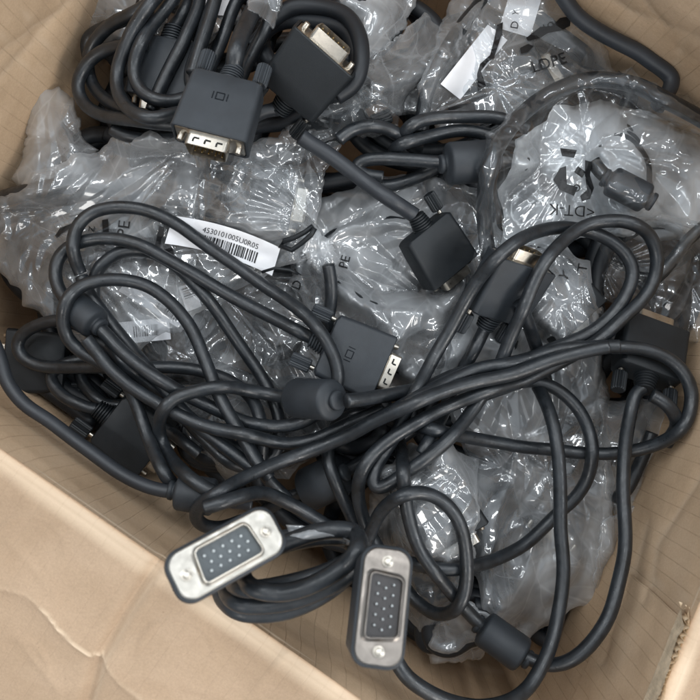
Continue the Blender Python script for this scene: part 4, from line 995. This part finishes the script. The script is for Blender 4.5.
cP.cord([(225, -30), (213, 8), (200, 45), (192, 75)], -20, stiff=12)
rP = cP.connector(220, 112, 74, 256, 16, 0, emblem=True)
cP.cord([(rP[0], rP[1]), (237, 50), (245, 25), (257, -2), (262, -50)], 5, zend=(rP[2] , None), r=8.2)
bWr = Bag('strip of clear film wrapped round the upper left cords', [(246, -20), (284, -30), (284, 5), (274, 32), (262, 20), (245, 10)], 14, 4, seed=33, amp=0.4, back=False, mat='film_mid', cling=6)

# ------------------------------------------------------------------ middle coil Q
cQ = Cable('cable wound in a flat coil with a core cylinder at the upper middle', (430, 150, -20))
cQ.cord([(338, 142), (350, 131), (370, 126), (390, 130), (410, 142)], -38)
cQ.cord([(360, 178), (384, 186), (412, 180), (440, 168), (470, 158), (510, 150)], -30)
cQ.cord([(520, 148), (490, 136), (460, 131), (425, 137), (402, 143), (391, 151), (400, 160), (418, 162)], -20, zend=(None, -45))
cQ.cord([(530, 130), (500, 118), (470, 116), (437, 117), (415, 123), (403, 134), (408, 146), (422, 152)], -10, zend=(None, -40))
cQ.cord([(385, 178), (362, 174), (356, 166), (366, 160), (385, 158), (410, 159), (435, 162), (466, 163), (500, 160), (530, 165)], -12, ferr=((468, 163, 46, 21),))
c4 = Cable('cable running down to a blank dark connector with a ribbed thumbscrew', (430, 240, 0))
r4 = c4.connector(437, 250, -10, -55, -20, 14, mat='hood_dark', scale=0.9, one_screw=True)
c4.cord([(300, 135), (311, 143), (330, 155), (357, 175), (385, 197), (r4[0], r4[1])], 2, zend=(None, r4[2]), r=7.8, mat='cord_rubber_worn')

# ------------------------------------------------------------------ right: large frosted bag
cE = Cable('cable bent along the upper right wall of the box', (620, 40, -10))
cE.cord([(535, -40), (560, -6), (575, 14), (598, 30), (625, 45), (652, 58), (666, 66), (673, 78), (668, 92), (655, 110)], -5, mat='cord_rubber_worn', r=7.8, stiff=8)
bRi = Bag('cloudy inner bag liner inside the large hazy bag', [(500, 250), (497, 190), (515, 140), (555, 105), (600, 98), (650, 110), (700, 135), (740, 180), (715, 240), (650, 245), (600, 235), (550, 250)], -70, 12, centre=(610, 175), seed=50, amp=0.8, mat='film_cloudy', gathers=((590, 150, 70, 20),))
cR = Cable('black cable circling inside the large hazy bag on the right', (580, 150, -50), 'cables sealed inside clear bags')
cR.cord([(500, 300), (489, 260), (484, 215), (488, 175), (502, 140), (525, 110), (555, 90), (590, 80), (630, 84), (665, 100), (700, 118), (740, 145)], -22, r=8.2)
rR = cR.connector(655, 180, -50, 0, 0, 0, mat='hood_dark') if False else None
cRk = Cable('black plug end lying inside the large hazy bag', (620, 185, -20), 'cables sealed inside clear bags')
cRk.cord([(592, 160), (600, 172), (612, 182), (626, 189), (645, 198)], -10, r=7, ferr=((627, 189, 38, 15),), mat='hood_dark')
bR = Bag('large hazy clear bag on the right around a circling cable', [(472, 262), (471, 215), (474, 166), (485, 134), (506, 108), (541, 81), (574, 62), (603, 70), (632, 65), (655, 82), (690, 95), (720, 112), (755, 150), (745, 215), (700, 232), (655, 222), (610, 232), (570, 236), (530, 262), (505, 285)], -30, 16, centre=(605, 165), seed=51, gathers=((590, 150, 60, 20), (640, 110, 70, 22), (700, 170, 60, 20)), amp=0.75, mat='film_clear', back=False)
bR.text('<DT-K', 572, 210, 16, 176, mirror=False, lift=1.8)
bR.text('o', 576, 187, 16, 30, lift=1.8)
for pg in ([[(553, 180), (560, 168), (566, 166), (562, 178), (567, 184), (578, 187), (574, 196), (560, 190)], [(560, 148), (577, 150), (574, 158), (562, 156)], [(585, 160), (592, 162), (590, 175), (594, 188), (590, 199), (582, 201), (580, 196), (587, 190), (585, 176)], [(578, 166), (586, 172), (582, 178), (574, 172)]]): bR.ink('recycling_arrow', [pg], lift=1.8)
cR3 = Cable('black cable emerging from the silvery bag at the right edge', (670, 250, -40))
cR3.cord([(705, 225), (688, 240), (676, 256), (660, 275), (640, 290)], -40)
bR3 = Bag('silvery creased dark bag at the right edge', [(600, 240), (630, 215), (670, 215), (720, 225), (750, 260), (745, 330), (700, 348), (665, 335), (635, 320), (605, 300)], -50, 10, centre=(670, 275), seed=52, gathers=((600, 262, 90, 30), (690, 250, 60, 18)), amp=1.3, mat='film_clear')

# ------------------------------------------------------------------ right connectors
c5 = Cable('cable with a silver-tipped connector standing under the right hand loops', (505, 290, 0))
r5 = c5.connector(507, 288, -8, 64, 24, -30)
c5.cord([(r5[0], r5[1]), (474, 352), (455, 385), (440, 420), (420, 455)], -30, zend=(r5[2], None))
c5.cord([(520, 300), (530, 330), (540, 360), (548, 390)], -45)
c6 = Cable('cable with a wide screw connector seen from behind at the right', (640, 370, 0))
r6 = c6.connector(649, 352, -22, 70, -30, 0, mat='hood_dark')
c5b = Cable('short dark cable hanging down by the lower right wall', (660, 480, -60))
c5b.cord([(676, 440), (668, 470), (657, 498), (645, 522), (634, 545)], -70, zend=(None, -150))
c5b.cord([(650, 395), (668, 405), (680, 425), (676, 450)], -60)

# ------------------------------------------------------------------ the loose loops, bottom to top
cD = Cable('closed inner loop on the left running under the long loops', (190, 350, 0))
cD.cord([(112, 370), (98, 330), (94, 295), (97, 272), (107, 260), (122, 251), (148, 251), (175, 266), (195, 285), (212, 305), (230, 330), (247, 354), (264, 382), (276, 408), (280, 432), (274, 456), (258, 468), (235, 465), (205, 440), (172, 405), (140, 385), (115, 372)], -40)
cH = Cable('long diagonal cable looping round the right side and down to the lower middle', (450, 420, 0))
cC = Cable('cable bending in a flat hook at the far left', (120, 370, 0))
cB = Cable('cable hugging the lower left wall with a smooth core cylinder', (140, 450, 0))
cA = Cable('cable of the centre connector making the widest left loop', (220, 320, 0))
cG = Cable('cable of the wide double loop on the right with a core under the centre connector', (520, 330, 0))
cK = Cable('cable of the upright metal-faced connector swinging off the bottom edge', (460, 600, 0))
cN = Cable('cable arching behind the upright connector', (430, 540, 0))

cC.cord([(290, 500), (262, 470), (262, 440), (256, 408), (243, 390), (225, 378), (200, 370), (175, 367), (132, 367), (100, 368), (62, 368), (38, 365), (24, 358), (17, 346), (22, 334), (36, 325), (58, 320), (80, 326), (105, 345), (135, 372), (175, 405), (215, 437), (262, 462)], -34)
cH.cord([(611, 347), (640, 349), (665, 357), (681, 370), (690, 388), (690, 407), (684, 425), (669, 438), (645, 448), (612, 454), (575, 453), (550, 450), (525, 447), (500, 442), (475, 438), (450, 434), (425, 428), (400, 424), (375, 415), (352, 415), (337, 424), (330, 440), (329, 460), (335, 482), (346, 507), (362, 535), (385, 555), (420, 564), (450, 569), (485, 563), (525, 545), (560, 512), (577, 495), (588, 475), (592, 450), (587, 427), (577, 408), (562, 393), (545, 384), (525, 381), (505, 387), (480, 396)], -14)
cA0 = cA
# connector of cable A
rA = cA.connector(354, 357, 4, -24, -3, 3, emblem=True)
cA.cord([(81, 274), (88, 290), (103, 312), (125, 342), (150, 372), (185, 412), (222, 445), (260, 475)], -30)
zA = float(cA.P[0][2])
cA.cord([(rA[0], rA[1]), (300, 333), (275, 320), (245, 303), (210, 283), (175, 263), (140, 246), (110, 239), (85, 241), (66, 249), (56, 264), (57, 284), (68, 302), (85, 316), (104, 333), (125, 354), (150, 373), (178, 390), (222, 412), (250, 424), (280, 427), (308, 420), (328, 402), (337, 380), (332, 352), (315, 325), (290, 303), (260, 283), (230, 262), (200, 240), (175, 223), (150, 212), (130, 208), (110, 208), (91, 213), (77, 226), (72, 245), (76, 262), (82, 275)], -10, zend=(rA[2], zA), ferr=((82, 314, 34, 16.5),), ramp_len=30)
cB.cord([(255, 505), (222, 500), (194, 493), (168, 491), (148, 487), (125, 476), (100, 459), (75, 441), (50, 421), (22, 402), (7, 381), (0, 357), (-10, 335)], 45, ferr=((195, 493, 34, 17.5),), mat='cord_rubber_worn')
cB.cord([(183, 493), (175, 486), (165, 474), (152, 450), (142, 422), (135, 400), (122, 376), (100, 362), (80, 350), (67, 338), (62, 320), (66, 302), (78, 288), (95, 281), (120, 279), (147, 285), (165, 297), (180, 313), (192, 331), (204, 360), (216, 388), (229, 412), (242, 435), (256, 460), (270, 480)], 0, zend=(28, None))
cG.cord([(84, 338), (110, 368), (145, 395), (200, 425), (250, 436), (287, 443), (318, 438), (345, 425), (385, 408)], -52)
cG.cord([(400, 393), (375, 397), (345, 400), (312, 399), (280, 397), (255, 392), (225, 386), (195, 391), (168, 402), (158, 425), (168, 455), (190, 478), (215, 492), (240, 500)], -45, ferr=((312, 399, 52, 19.5),), stiff=10)
cG.cord([(345, 402), (372, 398), (400, 392), (425, 387), (450, 376), (475, 370), (500, 365), (528, 359), (557, 347), (578, 338), (600, 325), (618, 308), (629, 290), (633, 272), (626, 255), (610, 241), (585, 231), (562, 227), (540, 230), (522, 238), (508, 248), (494, 261), (478, 280), (462, 306), (449, 332), (436, 354), (422, 380), (407, 410), (394, 436), (381, 458), (373, 478), (376, 489), (386, 486), (402, 475), (425, 459), (447, 440), (467, 417), (486, 391), (500, 366), (512, 335), (524, 306), (532, 285), (545, 261), (565, 240), (585, 227), (607, 221), (630, 222), (647, 232), (656, 252), (655, 274), (645, 296), (625, 318), (602, 338), (580, 351), (560, 362), (540, 372), (522, 381), (490, 391), (462, 402), (437, 412), (412, 425), (388, 440), (370, 457), (360, 478), (359, 500), (366, 525), (380, 552)], 0)
cH.cord([(622, 346), (590, 347), (560, 350), (520, 362), (480, 368), (440, 386), (410, 401), (388, 414), (366, 425)], -24)
cH.cord([(611, 347), (585, 352), (550, 360), (512, 374), (475, 382), (450, 390), (412, 405), (375, 420), (350, 434), (312, 450), (275, 465), (237, 482), (208, 498), (196, 507), (196, 520), (215, 528), (245, 520)], 8)
cH.cord([(203, 508), (215, 505), (237, 498), (262, 493), (290, 504), (314, 517), (335, 530), (352, 545)], 14)
r6z = r6[2]
c6.cord([(r6[0], r6[1], -60), (636, 392, -30), (630, 414, 5), (625, 445, 10), (624, 480, 15), (625, 525, 30), (624, 555, 42), (617, 587, 55), (607, 620, 62), (590, 645, 64), (568, 661, 60), (548, 665, 50), (528, 659, 40), (503, 643, 30), (478, 622, 10), (457, 598, -5), (436, 573, -20), (417, 545, -25), (407, 514, -30), (404, 480, -30), (402, 450, -30), (396, 430, -40)], -4, zend=(r6z, -50), ferr=((503, 642, 42, 17.5),), mat='cord_rubber')
cN.cord([(362, 560), (372, 530), (384, 508), (403, 496), (425, 494), (446, 505), (461, 528), (467, 560), (465, 592), (456, 610), (438, 615), (420, 606), (405, 590), (395, 570)], -26)

# ------------------------------------------------------------------ near connectors resting over the lower rim
def facing(px, py, z, dx, dy):
    w = Vector(at(px, py, z)); v = (Vector((0, 0, CAMH)) - w).normalized() + Vector((dx, dy, 0)); return v.normalized()
# upright connector
ax7 = facing(383, 606, 278, 0.14, -0.02)
m7 = Vector(at(383, 606, 278)) - ax7 * 33
f = fac(m7.z); r7 = cK.connector(350 + m7.x * f, 350 - m7.y * f, m7.z, 0, style='face_dark', axis=ax7, xaxis=Vector((-0.145, -0.98, 0)))
cK.cord([(r7[0], r7[1], r7[2]), (378, 612, 150), (384, 634, 128), (396, 658, 122), (408, 677, 122), (428, 692, 118), (452, 703, 110), (480, 708, 100), (508, 702, 86), (528, 688, 72), (543, 664, 62), (553, 638, 52), (560, 600, 42), (563, 562, 36), (561, 525, 32), (560, 475, 28), (555, 437, 22), (547, 407, 5), (537, 385, -20), (524, 360, -45)], free=True, name='cord')
# connector with grey insulator and its bundled coil
cO = Cable('cable coiled over the lower rim with a bright metal-faced connector', (280, 580, 150))
def zO(x, y): return 135 + (y - 560) * 0.75
K = []
cx, cy = 287, 572
R = random.Random(12)
for t in range(0, 45):
    a = 2 * math.pi * t / 11.0 + 2.6; q = t / 11.0
    rx = 76 - 5 * abs(q - 1.4) + R.uniform(-2, 2); ry = (24, 38, 28, 16, 32, 20)[int(q)] * (1 - q % 1) + (38, 28, 16, 32, 20, 20)[int(q)] * (q % 1)
    x = rx * math.cos(a); y = ry * math.sin(a); ca, sa = math.cos(math.radians(18)), math.sin(math.radians(18))
    X = cx + x * ca + y * sa + 3 * q; Y = cy - x * sa + y * ca - 6 * max(0, q - 1.5)
    K.append((X, Y, 168 + 11 * q + (8 if math.sin(a) > 0 else -12)))
ax8 = facing(227, 553, 288, 0.10, 0.12)
m8 = Vector(at(227, 553, 288)) - ax8 * 33
f = fac(m8.z); r8 = cO.connector(350 + m8.x * f, 350 - m8.y * f, m8.z, 0, style='face_grey', axis=ax8, xaxis=Vector((0.866, 0.5, 0)))
K2 = K + [(K[-1][0] - 10, K[-1][1] - 8, 205), (236, 545, 190), (r8[0], r8[1], r8[2])]
cO.cord(K2, free=True)
st = Bag('grey strip of film tying the coil on the lower rim', [(284, 524), (300, 524), (325, 532), (354, 540), (352, 546), (325, 542), (300, 540), (286, 536)], 185, 3, centre=(318, 534), seed=61, amp=0.25, back=False, mat='film_frosted', cling=3)

# ------------------------------------------------------------------ camera and light
cam = bpy.data.cameras.new('camera'); co = bpy.data.objects.new('camera', cam); COL.objects.link(co)
co.location = (0, 0, CAMH * S); cam.sensor_width = 36; cam.lens = 36 * CAMH / 700; cam.clip_start = 0.01; cam.clip_end = 20
cam.dof.use_dof = True; cam.dof.focus_distance = (CAMH - 10) * S; cam.dof.aperture_fstop = 18
sc.camera = co
w = bpy.data.worlds.new('World'); sc.world = w; w.use_nodes = True
bg = w.node_tree.nodes['Background']; bg.inputs[0].default_value = (0.80, 0.90, 1.0, 1); bg.inputs[1].default_value = 0.48
def lamp(name, loc, size, power, col, target=(0, 0, 0)):
    l = bpy.data.lights.new(name, 'AREA'); l.shape = 'RECTANGLE'; l.size, l.size_y = size; l.energy = power; l.color = col
    o = bpy.data.objects.new(name, l); COL.objects.link(o); o.location = loc
    d = Vector(target) - Vector(loc); o.rotation_euler = d.to_track_quat('-Z', 'Y').to_euler(); return o
for k, (x, y, z_, e_) in enumerate(((-1.1, 0.6, 1.5, 8.5), (-0.3, 1.1, 1.6, 8.5), (0.5, 0.7, 1.6, 7.0), (1.3, -0.1, 1.3, 10.0))):
    lamp('ceiling_tube_lamp', (x, y, z_), (0.07, 1.2), e_, (0.93, 0.97, 1.0))
lamp('side_panel_lamp', (1.1, -1.1, 1.1), (0.7, 0.5), 13, (1.0, 0.97, 0.93))  # side light added to brighten the inner box walls
lamp('side_panel_lamp', (-0.6, -0.9, 1.5), (0.5, 0.5), 5, (1.0, 0.97, 0.93))
sc.view_settings.view_transform = 'Standard'; sc.view_settings.look = 'None'; sc.view_settings.exposure = 0.28; sc.view_settings.gamma = 1
sc.cycles.transparent_max_bounces = 20; sc.cycles.max_bounces = 6; sc.cycles.diffuse_bounces = 3; sc.cycles.glossy_bounces = 3; sc.cycles.transmission_bounces = 4
sc.cycles.caustics_reflective = False; sc.cycles.caustics_refractive = False
sc.cycles.use_adaptive_sampling = True; sc.cycles.adaptive_threshold = 0.03
